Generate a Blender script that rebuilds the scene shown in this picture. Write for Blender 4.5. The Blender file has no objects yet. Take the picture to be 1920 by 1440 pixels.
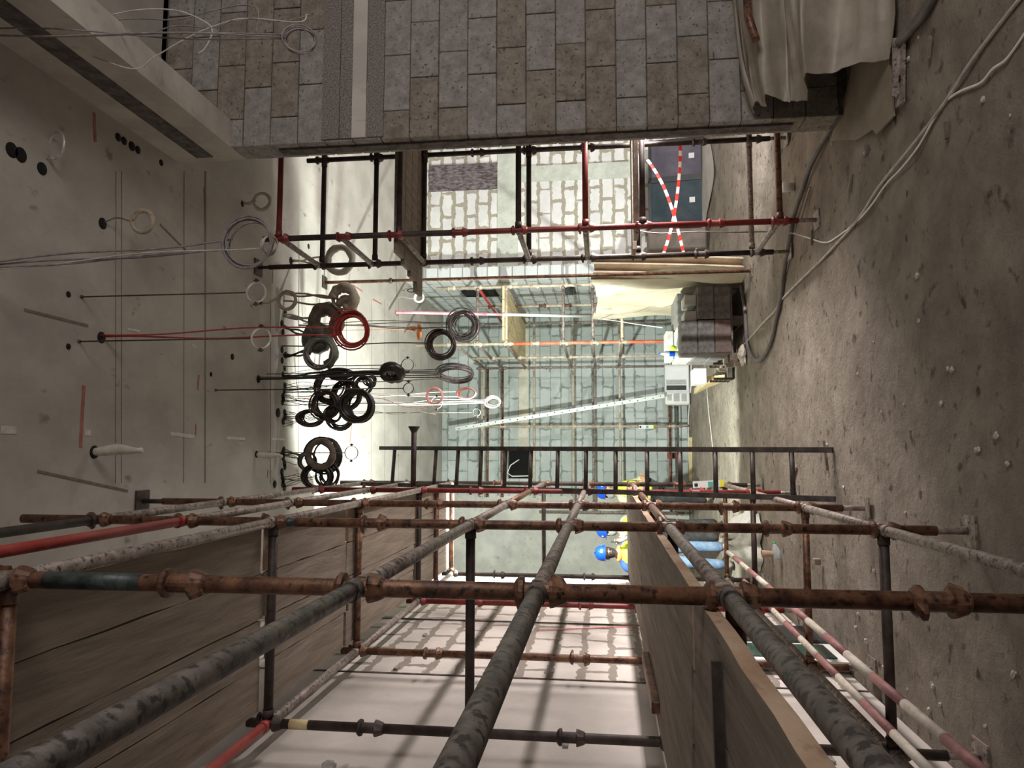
import bpy, bmesh, math, random
from mathutils import Vector, Matrix, Quaternion
PI = math.pi
rnd = random.Random(7)
sc = bpy.context.scene
col = sc.collection
H = 1.72                        # eye height: helpers take z measured from the eye, the floor is world z = 0
FLOOR, CEIL = -1.72, 3.42

# ---------------------------------------------------------------- camera (a phone held on its side: rolled a quarter turn)
FPX, VX, VY, EE = 1390.0, 1130.0, 843.0, 120.0
d_ = Vector((VX-960, -(VY-720), -FPX)).normalized()
D_ = (FPX*FPX-(VY-720)*EE)/(VX-960)
u_ = Vector((-D_, -EE, -FPX)).normalized()
r_ = d_.cross(u_)
R3 = Matrix((r_, d_, u_))       # camera -> world rotation
cam = bpy.data.cameras.new('camera'); cam.sensor_width = 36.0; cam.lens = FPX/1920*36.0; cam.clip_end = 100
co = bpy.data.objects.new('camera', cam); col.objects.link(co)
co.matrix_world = Matrix.Translation((0, 0, H)) @ R3.to_4x4()
sc.camera = co

def at(px, py, Y=None, X=None, Z=None):
    v = R3 @ Vector((px-960, -(py-720), -FPX))
    t = Y/v.y if Y is not None else (X/v.x if X is not None else Z/v.z)
    return v*t

# ---------------------------------------------------------------- world, exposure, large lights
w = bpy.data.worlds.new('world'); sc.world = w; w.use_nodes = True
w.node_tree.nodes['Background'].inputs[0].default_value = (1.0, .93, .88, 1)
w.node_tree.nodes['Background'].inputs[1].default_value = 0.15
sc.view_settings.view_transform = 'Standard'; sc.view_settings.look = 'None'
sc.view_settings.exposure = 0.0; sc.view_settings.gamma = 1.0; sc.view_settings.use_curve_mapping = False

def lamp(name, kind, loc, energy, color=(1, 1, 1), size=.3, target=None, direction=None, spot=None, blend=.15, size_y=None):
    L = bpy.data.lights.new(name, kind); L.energy = energy; L.color = color
    if kind == 'AREA':
        L.shape = 'RECTANGLE'; L.size = size; L.size_y = size_y or size
    else:
        L.shadow_soft_size = size
    if spot: L.spot_size = spot; L.spot_blend = blend
    o = bpy.data.objects.new(name, L); col.objects.link(o)
    o.location = (loc[0], loc[1], loc[2]+H)
    dv = Vector(direction) if direction else (Vector(target)-Vector(loc) if target else Vector((0, 0, -1)))
    o.rotation_euler = dv.to_track_quat('-Z', 'Y').to_euler()
    return o
# site floodlight in the far room: half-space beam whose cut-off crosses the ceiling at 7.6 m and the floor at 9.7 m
lamp('floodlight_far_room', 'SPOT', (-.45, 8.66, .85), 1120, (.92, 1.0, .91), .05, direction=(0, .926, .378), spot=math.radians(179), blend=.12)
lamp('floodlight_passage', 'SPOT', (4.6, 6.7, -1.15), 800, (1.0, .96, .95), .08, direction=(-.1, 1, .35), spot=math.radians(150), blend=.3)
o_l = lamp('tube_light_passage', 'AREA', (3.1, 6.75, -.45), 150, (1.0, .90, .86), 2.0, direction=(-1, -.1, .12), size_y=.12)
o_l.data.spread = math.radians(95)
lamp('area_light_near_fill', 'AREA', (4.1, .1, .5), 105, (1.0, .93, .88), 1.7, target=(.0, 5, .9))  # unseen soft fill, added to brighten the near part of the room

# ---------------------------------------------------------------- materials
MATS = {}
def mat(name, c1, c2=None, c3=None, scale=6, detail=6, rough=.8, bump=.25, bscale=None, bdist=.01, metal=0, lo=.4, hi=.62, stretch=(1, 1, 1), spots=None, trans=0, alpha=1, sheen=0, ramp3=(.62, .74)):
    if name in MATS: return MATS[name]
    m = bpy.data.materials.new(name); m.use_nodes = True; MATS[name] = m
    nt = m.node_tree; N = nt.nodes; L = nt.links; b = N['Principled BSDF']
    b.inputs['Roughness'].default_value = rough; b.inputs['Metallic'].default_value = metal
    if trans: b.inputs['Transmission Weight'].default_value = trans
    if alpha < 1: b.inputs['Alpha'].default_value = alpha
    c = lambda t: (t[0], t[1], t[2], 1)
    tc = N.new('ShaderNodeTexCoord'); mp = N.new('ShaderNodeMapping'); mp.inputs['Scale'].default_value = stretch
    L.new(tc.outputs['Object'], mp.inputs[0])
    if c2 is None:
        b.inputs['Base Color'].default_value = c(c1)
    else:
        n = N.new('ShaderNodeTexNoise'); n.inputs['Scale'].default_value = scale; n.inputs['Detail'].default_value = detail; n.inputs['Roughness'].default_value = .65
        L.new(mp.outputs[0], n.inputs['Vector'])
        cr = N.new('ShaderNodeValToRGB'); e = cr.color_ramp.elements
        e[0].position = lo; e[0].color = c(c1); e[1].position = hi; e[1].color = c(c2)
        L.new(n.outputs['Fac'], cr.inputs[0]); out = cr.outputs[0]
        if c3 is not None:
            n2 = N.new('ShaderNodeTexNoise'); n2.inputs['Scale'].default_value = scale*3.1; n2.inputs['Detail'].default_value = 8
            L.new(mp.outputs[0], n2.inputs['Vector'])
            r2 = N.new('ShaderNodeValToRGB'); r2.color_ramp.elements[0].position = ramp3[0]; r2.color_ramp.elements[1].position = ramp3[1]
            L.new(n2.outputs['Fac'], r2.inputs[0])
            mx = N.new('ShaderNodeMix'); mx.data_type = 'RGBA'; L.new(r2.outputs[0], mx.inputs['Factor']); L.new(out, mx.inputs['A']); mx.inputs['B'].default_value = c(c3)
            out = mx.outputs['Result']
        L.new(out, b.inputs['Base Color'])
    if bump:
        nb = N.new('ShaderNodeTexNoise'); nb.inputs['Scale'].default_value = bscale or scale*4; nb.inputs['Detail'].default_value = 8; nb.inputs['Roughness'].default_value = .7
        L.new(mp.outputs[0], nb.inputs['Vector'])
        bp = N.new('ShaderNodeBump'); bp.inputs['Strength'].default_value = bump; bp.inputs['Distance'].default_value = bdist
        L.new(nb.outputs['Fac'], bp.inputs['Height']); L.new(bp.outputs[0], b.inputs['Normal'])
    return m

def block_mat(name, axes, c1, c2, cm, smear=.03, bw=.44, rh=.22, off=(0, 0), plain=None, plain_c=(.6, .6, .6), joints=.007, mask=(.5, .56)):
    """blockwork: courses of blocks, thin joints and irregular mortar smears; `plain` = (axis, threshold) above which it is smooth render"""
    m = bpy.data.materials.new(name); m.use_nodes = True; nt = m.node_tree; N = nt.nodes; L = nt.links; b = N['Principled BSDF']
    b.inputs['Roughness'].default_value = .9
    c = lambda t: (t[0], t[1], t[2], 1)
    tc = N.new('ShaderNodeTexCoord'); sp = N.new('ShaderNodeSeparateXYZ'); L.new(tc.outputs['Object'], sp.inputs[0])
    cb = N.new('ShaderNodeCombineXYZ'); L.new(sp.outputs[axes[0]], cb.inputs[0]); L.new(sp.outputs[axes[1]], cb.inputs[1])
    mp = N.new('ShaderNodeMapping'); mp.inputs['Location'].default_value = (off[0], off[1], 0); L.new(cb.outputs[0], mp.inputs[0])
    nz = N.new('ShaderNodeTexNoise'); nz.inputs['Scale'].default_value = 9; nz.inputs['Detail'].default_value = 6; L.new(mp.outputs[0], nz.inputs['Vector'])
    sub = N.new('ShaderNodeVectorMath'); sub.operation = 'SUBTRACT'; L.new(nz.outputs['Color'], sub.inputs[0]); sub.inputs[1].default_value = (.5, .5, .5)
    scl = N.new('ShaderNodeVectorMath'); scl.operation = 'SCALE'; L.new(sub.outputs[0], scl.inputs[0]); scl.inputs['Scale'].default_value = .10
    add = N.new('ShaderNodeVectorMath'); add.operation = 'ADD'; L.new(mp.outputs[0], add.inputs[0]); L.new(scl.outputs[0], add.inputs[1])
    def brick(vec, ms, smooth):
        t = N.new('ShaderNodeTexBrick'); L.new(vec, t.inputs['Vector']); t.inputs['Scale'].default_value = 1
        t.inputs['Brick Width'].default_value = bw; t.inputs['Row Height'].default_value = rh; t.inputs['Mortar Size'].default_value = ms; t.inputs['Mortar Smooth'].default_value = smooth
        t.inputs['Color1'].default_value = c(c1); t.inputs['Color2'].default_value = c(c2); t.inputs['Mortar'].default_value = c(cm); t.inputs['Bias'].default_value = 0
        return t
    thin = brick(mp.outputs[0], joints, .2); wide = brick(add.outputs[0], smear, .1)
    nm = N.new('ShaderNodeTexNoise'); nm.inputs['Scale'].default_value = 2.6; nm.inputs['Detail'].default_value = 3; L.new(mp.outputs[0], nm.inputs['Vector'])
    rm = N.new('ShaderNodeValToRGB'); rm.color_ramp.elements[0].position = mask[0]; rm.color_ramp.elements[1].position = mask[1]; L.new(nm.outputs['Fac'], rm.inputs[0])
    mx = N.new('ShaderNodeMix'); mx.data_type = 'RGBA'; L.new(rm.outputs[0], mx.inputs['Factor']); L.new(thin.outputs['Color'], mx.inputs['A']); L.new(wide.outputs['Color'], mx.inputs['B'])
    out = mx.outputs['Result']
    nf = N.new('ShaderNodeTexNoise'); nf.inputs['Scale'].default_value = 1.6; nf.inputs['Detail'].default_value = 9; nf.inputs['Roughness'].default_value = .7; L.new(mp.outputs[0], nf.inputs['Vector'])
    rf = N.new('ShaderNodeValToRGB'); rf.color_ramp.elements[0].position = .3; rf.color_ramp.elements[0].color = (.74, .74, .74, 1); rf.color_ramp.elements[1].position = .65; L.new(nf.outputs['Fac'], rf.inputs[0])
    if plain:
        gt = N.new('ShaderNodeMath'); gt.operation = 'LESS_THAN'; L.new(sp.outputs[plain[0]], gt.inputs[0]); gt.inputs[1].default_value = plain[1]
        m2 = N.new('ShaderNodeMix'); m2.data_type = 'RGBA'; L.new(gt.outputs[0], m2.inputs['Factor']); L.new(out, m2.inputs['A']); m2.inputs['B'].default_value = c(plain_c); out = m2.outputs['Result']
    mu = N.new('ShaderNodeMix'); mu.data_type = 'RGBA'; mu.blend_type = 'MULTIPLY'; mu.inputs['Factor'].default_value = 1; L.new(out, mu.inputs['A']); L.new(rf.outputs[0], mu.inputs['B'])
    L.new(mu.outputs['Result'], b.inputs['Base Color'])
    bp = N.new('ShaderNodeBump'); bp.inputs['Strength'].default_value = .4; bp.inputs['Distance'].default_value = .01; L.new(nf.outputs['Fac'], bp.inputs['Height']); L.new(bp.outputs[0], b.inputs['Normal'])
    return m

M_rust = mat('rusty_steel', (.075, .032, .022), (.30, .15, .085), (.035, .022, .02), scale=13, rough=.42, bump=.6, bscale=60, bdist=.003, metal=.3, ramp3=(.54, .66), lo=.36, hi=.68)
M_dark = mat('dark_steel', (.035, .026, .024), (.085, .062, .055), scale=9, rough=.6, bump=.2, bdist=.002, metal=.3)
M_gal = mat('weathered_galvanised', (.17, .14, .125), (.43, .36, .315), (.07, .055, .05), scale=17, rough=.5, bump=.7, bscale=60, bdist=.003, metal=.2, ramp3=(.55, .64), lo=.36, hi=.66)
M_gald = mat('shaded_galvanised', (.085, .075, .07), (.24, .205, .185), (.04, .034, .032), scale=15, rough=.55, bump=.7, bscale=60, bdist=.003, metal=.2, ramp3=(.52, .62), lo=.36, hi=.66)  # darker copy of the galvanised steel, shade painted into the nearest ledgers
M_red = mat('red_paint_steel', (.32, .035, .03), (.42, .07, .055), (.12, .05, .04), scale=8, rough=.5, bump=.15, bdist=.002)
M_redd = mat('dark_red_steel', (.15, .016, .014), (.24, .035, .03), (.05, .02, .02), scale=9, rough=.45, bump=.2, bdist=.002)
M_orange = mat('orange_paint_steel', (.75, .17, .10), (.85, .30, .18), scale=8, rough=.5, bump=.1)
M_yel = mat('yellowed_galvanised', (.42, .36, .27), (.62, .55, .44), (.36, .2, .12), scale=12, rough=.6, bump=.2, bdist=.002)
M_bluegrey = mat('greenish_steel', (.02, .035, .035), (.09, .11, .11), scale=20, rough=.45, bump=.3, bdist=.003, metal=.3)
M_wood = mat('dirty_board', (.17, .135, .105), (.34, .28, .225), (.08, .06, .045), scale=6, rough=.85, bump=.8, bscale=26, bdist=.006, stretch=(3.4, .30, 3.4), ramp3=(.66, .74), lo=.34, hi=.7)
M_woodedge = mat('board_edge', (.36, .23, .15), (.52, .38, .27), (.2, .13, .09), scale=6, rough=.85, bump=.5, bdist=.006, stretch=(1, .5, 1))
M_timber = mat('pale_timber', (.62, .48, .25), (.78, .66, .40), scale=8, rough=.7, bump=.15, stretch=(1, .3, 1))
M_conc = mat('grey_concrete', (.30, .27, .245), (.42, .385, .35), (.2, .175, .155), scale=2.2, rough=.85, bump=.2, bdist=.006, ramp3=(.64, .8))
M_ceil = mat('formed_concrete', (.385, .36, .325), (.48, .455, .41), (.24, .205, .18), scale=1.5, rough=.8, bump=.15, bdist=.004, ramp3=(.66, .74), stretch=(1.6, 1, 1))
M_dirt = mat('dirt', (.23, .195, .155), (.42, .365, .30), (.10, .08, .062), scale=3.2, detail=12, rough=.95, bump=1.0, bscale=16, bdist=.05, ramp3=(.60, .70), lo=.34, hi=.70)
M_block = mat('raw_block', (.25, .235, .22), (.43, .405, .38), (.09, .08, .07), scale=14, rough=.95, bump=1.0, bscale=42, bdist=.014, ramp3=(.60, .70), lo=.33, hi=.68)
M_blockb = mat('raw_block_brown', (.20, .175, .145), (.37, .33, .28), (.08, .065, .05), scale=14, rough=.95, bump=1.0, bscale=42, bdist=.014, ramp3=(.60, .70), lo=.33, hi=.68)
M_mortar = mat('mortar', (.07, .06, .055), (.16, .14, .13), scale=12, rough=.95, bump=.5)
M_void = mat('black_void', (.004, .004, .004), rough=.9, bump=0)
M_white = mat('white_paint', (.72, .73, .72), (.80, .81, .80), scale=3, rough=.5, bump=0)
M_greyp = mat('grey_plastic', (.35, .36, .36), (.45, .46, .46), scale=5, rough=.5, bump=0)
M_blackc = mat('black_cable', (.010, .007, .006), (.035, .022, .018), scale=20, rough=.38, bump=0)
M_brownc = mat('brown_cable', (.035, .018, .014), (.075, .045, .035), scale=20, rough=.45, bump=0)
M_greyc = mat('grey_cable', (.16, .14, .14), (.28, .25, .25), scale=20, rough=.5, bump=0)
M_palec = mat('pale_cable', (.42, .38, .34), (.60, .56, .50), scale=14, rough=.6, bump=0)
M_redc = mat('red_cable', (.28, .02, .02), (.42, .05, .045), scale=14, rough=.4, bump=0)
M_pinkc = mat('pink_cable', (.85, .30, .26), (.92, .50, .45), scale=14, rough=.5, bump=0)
M_whitec = mat('white_cable', (.80, .78, .72), (.88, .86, .82), scale=14, rough=.5, bump=0)
M_rod = mat('threaded_rod', (.05, .04, .035), (.11, .09, .08), scale=40, rough=.5, metal=.5, bump=0)
M_clamp = mat('galvanised_clamp', (.50, .50, .48), (.62, .62, .60), scale=20, rough=.4, metal=.5, bump=0)
M_tape = mat('tan_tape', (.33, .27, .20), (.48, .40, .31), (.2, .16, .12), scale=12, rough=.7, bump=.5, bdist=.006)
M_darktape = mat('brown_tape', (.10, .075, .055), (.20, .155, .12), scale=12, rough=.5, bump=.5, bdist=.006)
M_greentape = mat('olive_plastic', (.07, .075, .055), (.16, .165, .13), scale=8, rough=.35, bump=.5, bdist=.01)
M_creamtape = mat('cream_plastic', (.52, .47, .40), (.68, .63, .56), scale=10, rough=.5, bump=.4, bdist=.006)
M_ladder = mat('ladder_steel', (.05, .042, .038), (.11, .095, .085), scale=10, rough=.6, bump=.1, metal=.3)
M_tarp = mat('translucent_tarp', (.27, .235, .19), (.37, .325, .265), scale=3, rough=.45, bump=.25, bscale=9, bdist=.02)
M_sheet = mat('cream_sheet', (.46, .41, .30), (.62, .57, .44), (.36, .29, .2), scale=2.2, rough=.5, bump=.5, bscale=5, bdist=.04, stretch=(1, 1, .4))
M_card = mat('brown_cardboard', (.20, .165, .12), (.27, .225, .165), scale=3, rough=.9, bump=.15)
M_hose = mat('grey_hose', (.10, .09, .085), (.17, .15, .14), scale=10, rough=.5, bump=0)
M_stone = mat('pale_stone', (.45, .40, .34), (.65, .60, .53), scale=9, rough=.9, bump=.4)
M_glass = mat('dark_glass', (.045, .07, .08), (.09, .11, .13), scale=2, rough=.08, bump=0)
M_alu = mat('dark_frame', (.018, .020, .020), (.03, .034, .033), scale=6, rough=.4, bump=0)
M_blue = mat('blue_plastic', (.006, .06, .55), (.01, .09, .70), scale=4, rough=.3, bump=0)
M_blueT = mat('blue_fabric', (.02, .06, .35), (.04, .10, .50), scale=8, rough=.8, bump=.2)
M_jeans = mat('denim', (.10, .17, .28), (.22, .30, .42), scale=9, rough=.9, bump=.3)
M_darkfab = mat('dark_fabric', (.02, .02, .022), (.05, .05, .05), scale=9, rough=.9, bump=.3)
M_greyfab = mat('grey_fabric', (.26, .26, .25), (.36, .36, .34), scale=9, rough=.9, bump=.3)
M_khaki = mat('khaki_fabric', (.42, .40, .25), (.56, .54, .36), scale=7, rough=.9, bump=.4)
M_vest = mat('yellow_vest', (.62, .80, .04), (.72, .88, .08), scale=5, rough=.7, bump=.2)
M_orangefab = mat('orange_fabric', (.85, .25, .06), (.9, .33, .10), scale=5, rough=.8, bump=.2)
M_silver = mat('reflective_band', (.7, .7, .68), rough=.35, bump=0)
M_skin = mat('skin', (.42, .23, .15), (.50, .29, .20), scale=9, rough=.55, bump=.1)
M_hair = mat('black_hair', (.008, .006, .005), (.02, .016, .014), scale=40, rough=.7, bump=.5)
M_boot = mat('dusty_boot', (.10, .09, .08), (.25, .23, .20), scale=12, rough=.9, bump=.3)
M_green = mat('green_plastic', (.01, .30, .06), rough=.4, bump=0)
M_lime = mat('lime_plastic', (.45, .72, .03), (.55, .8, .06), scale=12, rough=.5, bump=0)
M_clear = mat('clear_plastic', (.75, .82, .85), rough=.15, bump=0, trans=.6)
M_tagY = mat('yellow_plastic', (.85, .78, .08), rough=.5, bump=0)
M_teal = mat('teal_print', (.10, .40, .36), rough=.5, bump=0)
M_perf = mat('light_zinc', (.62, .66, .64), (.72, .76, .74), scale=20, rough=.45, metal=.2, bump=0)
M_tapeR = mat('tape_red', (.72, .03, .02), rough=.5, bump=0)
M_poster = mat('faded_maroon', (.24, .10, .10), (.33, .16, .15), scale=14, rough=.6, bump=.15)
M_polew = mat('chipped_white_paint', (.48, .42, .35), (.62, .57, .50), (.25, .18, .14), scale=14, rough=.6, bump=.2, bdist=.002)
M_pinkp = mat('pink_paint', (.72, .24, .30), (.80, .36, .42), scale=10, rough=.6, bump=.1)
M_mesh = mat('metal_lath', (.10, .09, .085), (.30, .27, .25), scale=90, rough=.6, bump=.8, bscale=110, bdist=.004)
M_plaster = mat('smooth_render', (.46, .42, .39), (.56, .52, .48), (.36, .31, .28), scale=3, rough=.85, bump=.1, stretch=(1, 1, .3))
M_louvre = mat('louvre_metal', (.12, .12, .13), (.2, .2, .21), scale=9, rough=.5, metal=.5, bump=0)
M_orangetool = mat('orange_foil', (.85, .28, .07), (.3, .08, .03), scale=30, rough=.5, bump=0)

# ---------------------------------------------------------------- mesh builder
ROOT = {}
class MB:
    def __init__(s): s.v = []; s.f = []; s.sm = []; s.mi = []; s.cur = 0
    def add(s, vs, fs, smooth=False):
        o = len(s.v); s.v += [Vector(v) for v in vs]
        for f in fs: s.f.append([i+o for i in f]); s.sm.append(smooth); s.mi.append(s.cur)
        return s
    def box(s, c, size, rot=None, taper=0):
        c = Vector(c); hx, hy, hz = [k/2 for k in size]
        vs = [Vector((x*hx*(1-taper*(z > 0)), y*hy*(1-taper*(z > 0)), z*hz)) for x in (-1, 1) for y in (-1, 1) for z in (-1, 1)]
        if rot: vs = [rot @ v for v in vs]
        return s.add([v+c for v in vs], [(0, 1, 3, 2), (4, 6, 7, 5), (0, 4, 5, 1), (2, 3, 7, 6), (0, 2, 6, 4), (1, 5, 7, 3)])
    def bar(s, p0, p1, w, h, up=(0, 0, 1)):
        p0 = Vector(p0); p1 = Vector(p1); a = (p1-p0); L = a.length; a.normalize(); up = Vector(up)
        sd = a.cross(up)
        if sd.length < 1e-4: sd = a.cross(Vector((1, 0, 0)))
        sd.normalize(); up = sd.cross(a)
        rot = Matrix((sd, a, up)).transposed()
        return s.box((p0+p1)/2, (w, L, h), rot)
    def cbox(s, c, size, b=.006, rot=None):
        """box with chamfered edges"""
        bm = bmesh.new(); bmesh.ops.create_cube(bm, size=1)
        for v in bm.verts: v.co = Vector((v.co.x*size[0], v.co.y*size[1], v.co.z*size[2]))
        bmesh.ops.bevel(bm, geom=bm.edges[:], offset=b, segments=1, affect='EDGES')
        bm.verts.index_update(); c = Vector(c)
        vs = [((rot @ v.co) if rot else v.co)+c for v in bm.verts]; fs = [[v.index for v in f.verts] for f in bm.faces]; bm.free()
        return s.add(vs, fs)
    def path(s, pts, r, n=8, closed=False, cap=True):
        pts = [Vector(p) for p in pts]; m = len(pts)
        if m < 2: return s
        rr = r if isinstance(r, (list, tuple)) else [r]*m
        up = None; vs = []
        for i, p in enumerate(pts):
            a = pts[(i+1) % m] if (closed or i < m-1) else p
            b = pts[i-1] if (closed or i > 0) else p
            t = (a-b)
            if t.length < 1e-7: t = Vector((0, 0, 1))
            t.normalize()
            if up is None:
                up = t.orthogonal().normalized()
            else:
                up = up-t*up.dot(t)
                if up.length < 1e-5: up = t.orthogonal()
                up.normalize()
            sd = t.cross(up)
            for k in range(n):
                an = 2*PI*k/n; vs.append(p+(up*math.cos(an)+sd*math.sin(an))*rr[i])
        fs = []
        for i in range(m if closed else m-1):
            j = (i+1) % m
            for k in range(n): fs.append((i*n+k, i*n+(k+1) % n, j*n+(k+1) % n, j*n+k))
        s.add(vs, fs, True)
        if cap and not closed:
            o = len(s.v)-len(vs)
            s.f.append([o+k for k in range(n)][::-1]); s.sm.append(False); s.mi.append(s.cur)
            s.f.append([o+(m-1)*n+k for k in range(n)]); s.sm.append(False); s.mi.append(s.cur)
        return s
    def tube(s, p0, p1, r, n=14): return s.path([p0, p1], r, n)
    def lathe(s, base, prof, axis=(0, 0, 1), n=16):
        axis = Vector(axis).normalized(); u = axis.orthogonal().normalized(); v = axis.cross(u); base = Vector(base); vs = []
        for (r, h) in prof:
            for k in range(n): a = 2*PI*k/n; vs.append(base+axis*h+(u*math.cos(a)+v*math.sin(a))*max(r, 1e-4))
        fs = [(i*n+k, i*n+(k+1) % n, (i+1)*n+(k+1) % n, (i+1)*n+k) for i in range(len(prof)-1) for k in range(n)]
        return s.add(vs, fs, True)
    def ball(s, c, r, n=10, m=8, noise=0):
        c = Vector(c); r = r if isinstance(r, (tuple, list)) else (r, r, r); vs = []
        for i in range(m+1):
            th = PI*i/m
            for k in range(n):
                a = 2*PI*k/n; q = 1+(rnd.uniform(-noise, noise) if 0 < i < m else 0)
                vs.append(c+Vector((r[0]*math.sin(th)*math.cos(a)*q, r[1]*math.sin(th)*math.sin(a)*q, r[2]*math.cos(th)*q)))
        fs = [(i*n+k, (i+1)*n+k, (i+1)*n+(k+1) % n, i*n+(k+1) % n) for i in range(m) for k in range(n)]
        return s.add(vs, fs, noise == 0)
    def grid(s, fn, nu, nv, smooth=True):
        vs = [fn(i/nu, j/nv) for j in range(nv+1) for i in range(nu+1)]
        return s.add(vs, [(j*(nu+1)+i, j*(nu+1)+i+1, (j+1)*(nu+1)+i+1, (j+1)*(nu+1)+i) for j in range(nv) for i in range(nu)], smooth)
    def build(s, name, m, parent=None, keep=False, label=None, cat=None, group=None, kind=None):
        """one mesh object; a top-level one gets its origin at its base, a part keeps its place under its parent"""
        vs = s.v
        if parent is not None: loc = ROOT[parent.name]
        elif keep: loc = Vector((0, 0, 0))
        else:
            lo = [min(v[k] for v in vs) for k in range(3)]; hi = [max(v[k] for v in vs) for k in range(3)]
            loc = Vector(((lo[0]+hi[0])/2, (lo[1]+hi[1])/2, lo[2]))
        me = bpy.data.meshes.new(name); me.from_pydata([v-loc for v in vs], [], s.f)
        me.polygons.foreach_set('use_smooth', s.sm)
        ms = m if isinstance(m, (list, tuple)) else [m]
        for q in ms: me.materials.append(q)
        if len(ms) > 1: me.polygons.foreach_set('material_index', s.mi)
        me.update()
        o = bpy.data.objects.new(name, me); col.objects.link(o)
        if parent is not None: o.parent = parent
        else: o.location = loc+Vector((0, 0, H))
        ROOT[o.name] = loc
        if label: o['label'] = label
        if cat: o['category'] = cat
        if group: o['group'] = group
        if kind: o['kind'] = kind
        return o
def thing(name, loc, label, cat, group=None):
    o = bpy.data.objects.new(name, None); col.objects.link(o); o.location = Vector(loc)+Vector((0, 0, H)); o.empty_display_size = .1
    ROOT[o.name] = Vector(loc); o['label'] = label; o['category'] = cat
    if group: o['group'] = group
    return o
def struct(name, mb, m, parent=None): return mb.build(name, m, parent, keep=True, kind=None if parent else 'structure')
def rotz(a): return Matrix.Rotation(a, 3, 'Z')
def V(*a): return Vector(a)
def copy_tree(o, parent=None, loc=None):
    c = o.copy(); col.objects.link(c)
    if parent is not None: c.parent = parent
    if loc is not None: c.location = loc
    for ch in [q for q in KIDS.get(o.name, [])]: copy_tree(ch, c)
    return c
KIDS = {}

# ================================================================ THE SETTING
YW, XW = 5.25, 2.335          # near block wall: face depth and free end
YB = 15.6                     # back wall
XL = -1.58                    # left wall face
XR = 2.95                     # far right wall face
YP = 12.8                     # far wall of the side passage
def hnoise(x, y):
    return .03*math.sin(x*1.3+.7)*math.cos(y*.9)+.015*math.sin(x*4.1+y*2.3)+.010*math.sin(x*9.7-y*7.1)+.006*math.sin(x*23+y*17)*math.cos(y*31-x*5)
def fh(x, y): return min(0, hnoise(x, y)*.6-.005)
fl = MB()
fl.grid(lambda u, v: V(-5+13*u, -3+19.2*v, FLOOR+fh(-5+13*u, -3+19.2*v)), 260, 380)
struct('floor', fl, M_dirt)
ce = MB(); ce.box((1.5, 6.3, CEIL+.1), (13, 18.8, .2)); co_ = struct('ceiling', ce, M_ceil)
M_leftw = block_mat('limewashed_blocks', (1, 2), (.58, .53, .49), (.64, .59, .55), (.27, .235, .205), smear=.030, off=(0, .05), plain=(1, 5.28), plain_c=(.55, .505, .47), joints=.014, mask=(.30, .42))
M_back = block_mat('grey_blocks', (0, 2), (.52, .57, .555), (.60, .66, .64), (.29, .33, .32), smear=.022, joints=.008, mask=(.48, .54))
M_pass = block_mat('white_blocks', (0, 2), (.80, .79, .79), (.84, .84, .83), (.42, .385, .31), smear=.032, bw=.44, rh=.22, joints=.014, mask=(.36, .44))
M_rightw = block_mat('side_blocks', (1, 2), (.66, .70, .70), (.72, .76, .76), (.32, .35, .35), smear=.03, joints=.012)
wl = MB(); wl.box((XL-.1, 3.3, .85), (.2, 12.6, 5.14)); struct('wall_left', wl, M_leftw)
jo = MB(); jo.box((XL+.002, 5.28, .85), (.012, .018, 5.13)); jo.box((XL+.003, 6.95, .85), (.014, .022, 5.13)); struct('trim_1', jo, M_mortar)
wr = MB(); wr.box((-3.35, 9.5, .85), (3.3, .2, 5.14)); struct('wall_left_return', wr, M_conc)
wo = MB(); wo.box((-5.0, 12.6, .85), (.2, 6.4, 5.14)); struct('wall_left_far', wo, M_plaster)
wb = MB()
bx0, bx1, bz0, bz1 = -.70, -.12, 1.42, 2.0            # square duct opening in the back wall
oA = at(953, 896, Y=YB); oB = at(1000, 842, Y=YB); bx0, bz1 = oA.x, oA.z; bx1, bz0 = oB.x, oB.z
wb.box(((-5+bx0)/2, YB+.12, .85), (bx0+5, .24, 5.14)); wb.box(((bx1+XR+.3)/2, YB+.12, .85), (XR+.3-bx1, .24, 5.14))
wb.box(((bx0+bx1)/2, YB+.12, (bz1+CEIL)/2), (bx1-bx0, .24, CEIL-bz1)); wb.box(((bx0+bx1)/2, YB+.12, (bz0+FLOOR)/2), (bx1-bx0, .24, bz0-FLOOR))
struct('wall_back', wb, M_back)
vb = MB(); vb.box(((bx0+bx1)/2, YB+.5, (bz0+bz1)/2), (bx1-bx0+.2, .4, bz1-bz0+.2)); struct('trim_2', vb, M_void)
# cream tie beam across the back wall, plastered left bay, joint line
zt0 = at(993, 800, Y=YB).z; zt1 = at(974, 800, Y=YB).z
tb = MB(); tb.box(((bx1+XR)/2+.0, YB-.008, (zt0+zt1)/2), (XR-bx1, .02, zt1-zt0)); struct('trim_3', tb, mat('cream_tie_beam', (.55, .53, .44), (.66, .64, .54), scale=4, bump=.15))
pl = MB(); pl.box((-2.45, YB-.012, .85), (3.0, .03, 5.14)); struct('trim_4', pl, mat('back_render', (.50, .50, .46), (.66, .66, .61), (.38, .40, .40), scale=2.4, detail=9, rough=.9, bump=.2))
# far right wall with its duct openings
rwm = MB(); rwm.box((XR+.12, (YP+YB)/2, .85), (.24, YB-YP+.48, 5.14)); struct('wall_right_far', rwm, M_rightw)
for i, (y0, y1, z0, z1) in enumerate([(13.3, 13.9, 1.95, 2.6), (13.9, 14.8, 1.7, 1.92)]):
    o_ = MB(); o_.box((XR-.004, (y0+y1)/2, (z0+z1)/2), (.012, y1-y0, z1-z0)); struct('trim_%d' % (5+i), o_, M_void)
wp = MB(); wp.box((5.6, YP+.12, .85), (5.0, .24, 5.14)); struct('wall_passage', wp, M_pass)
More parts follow.
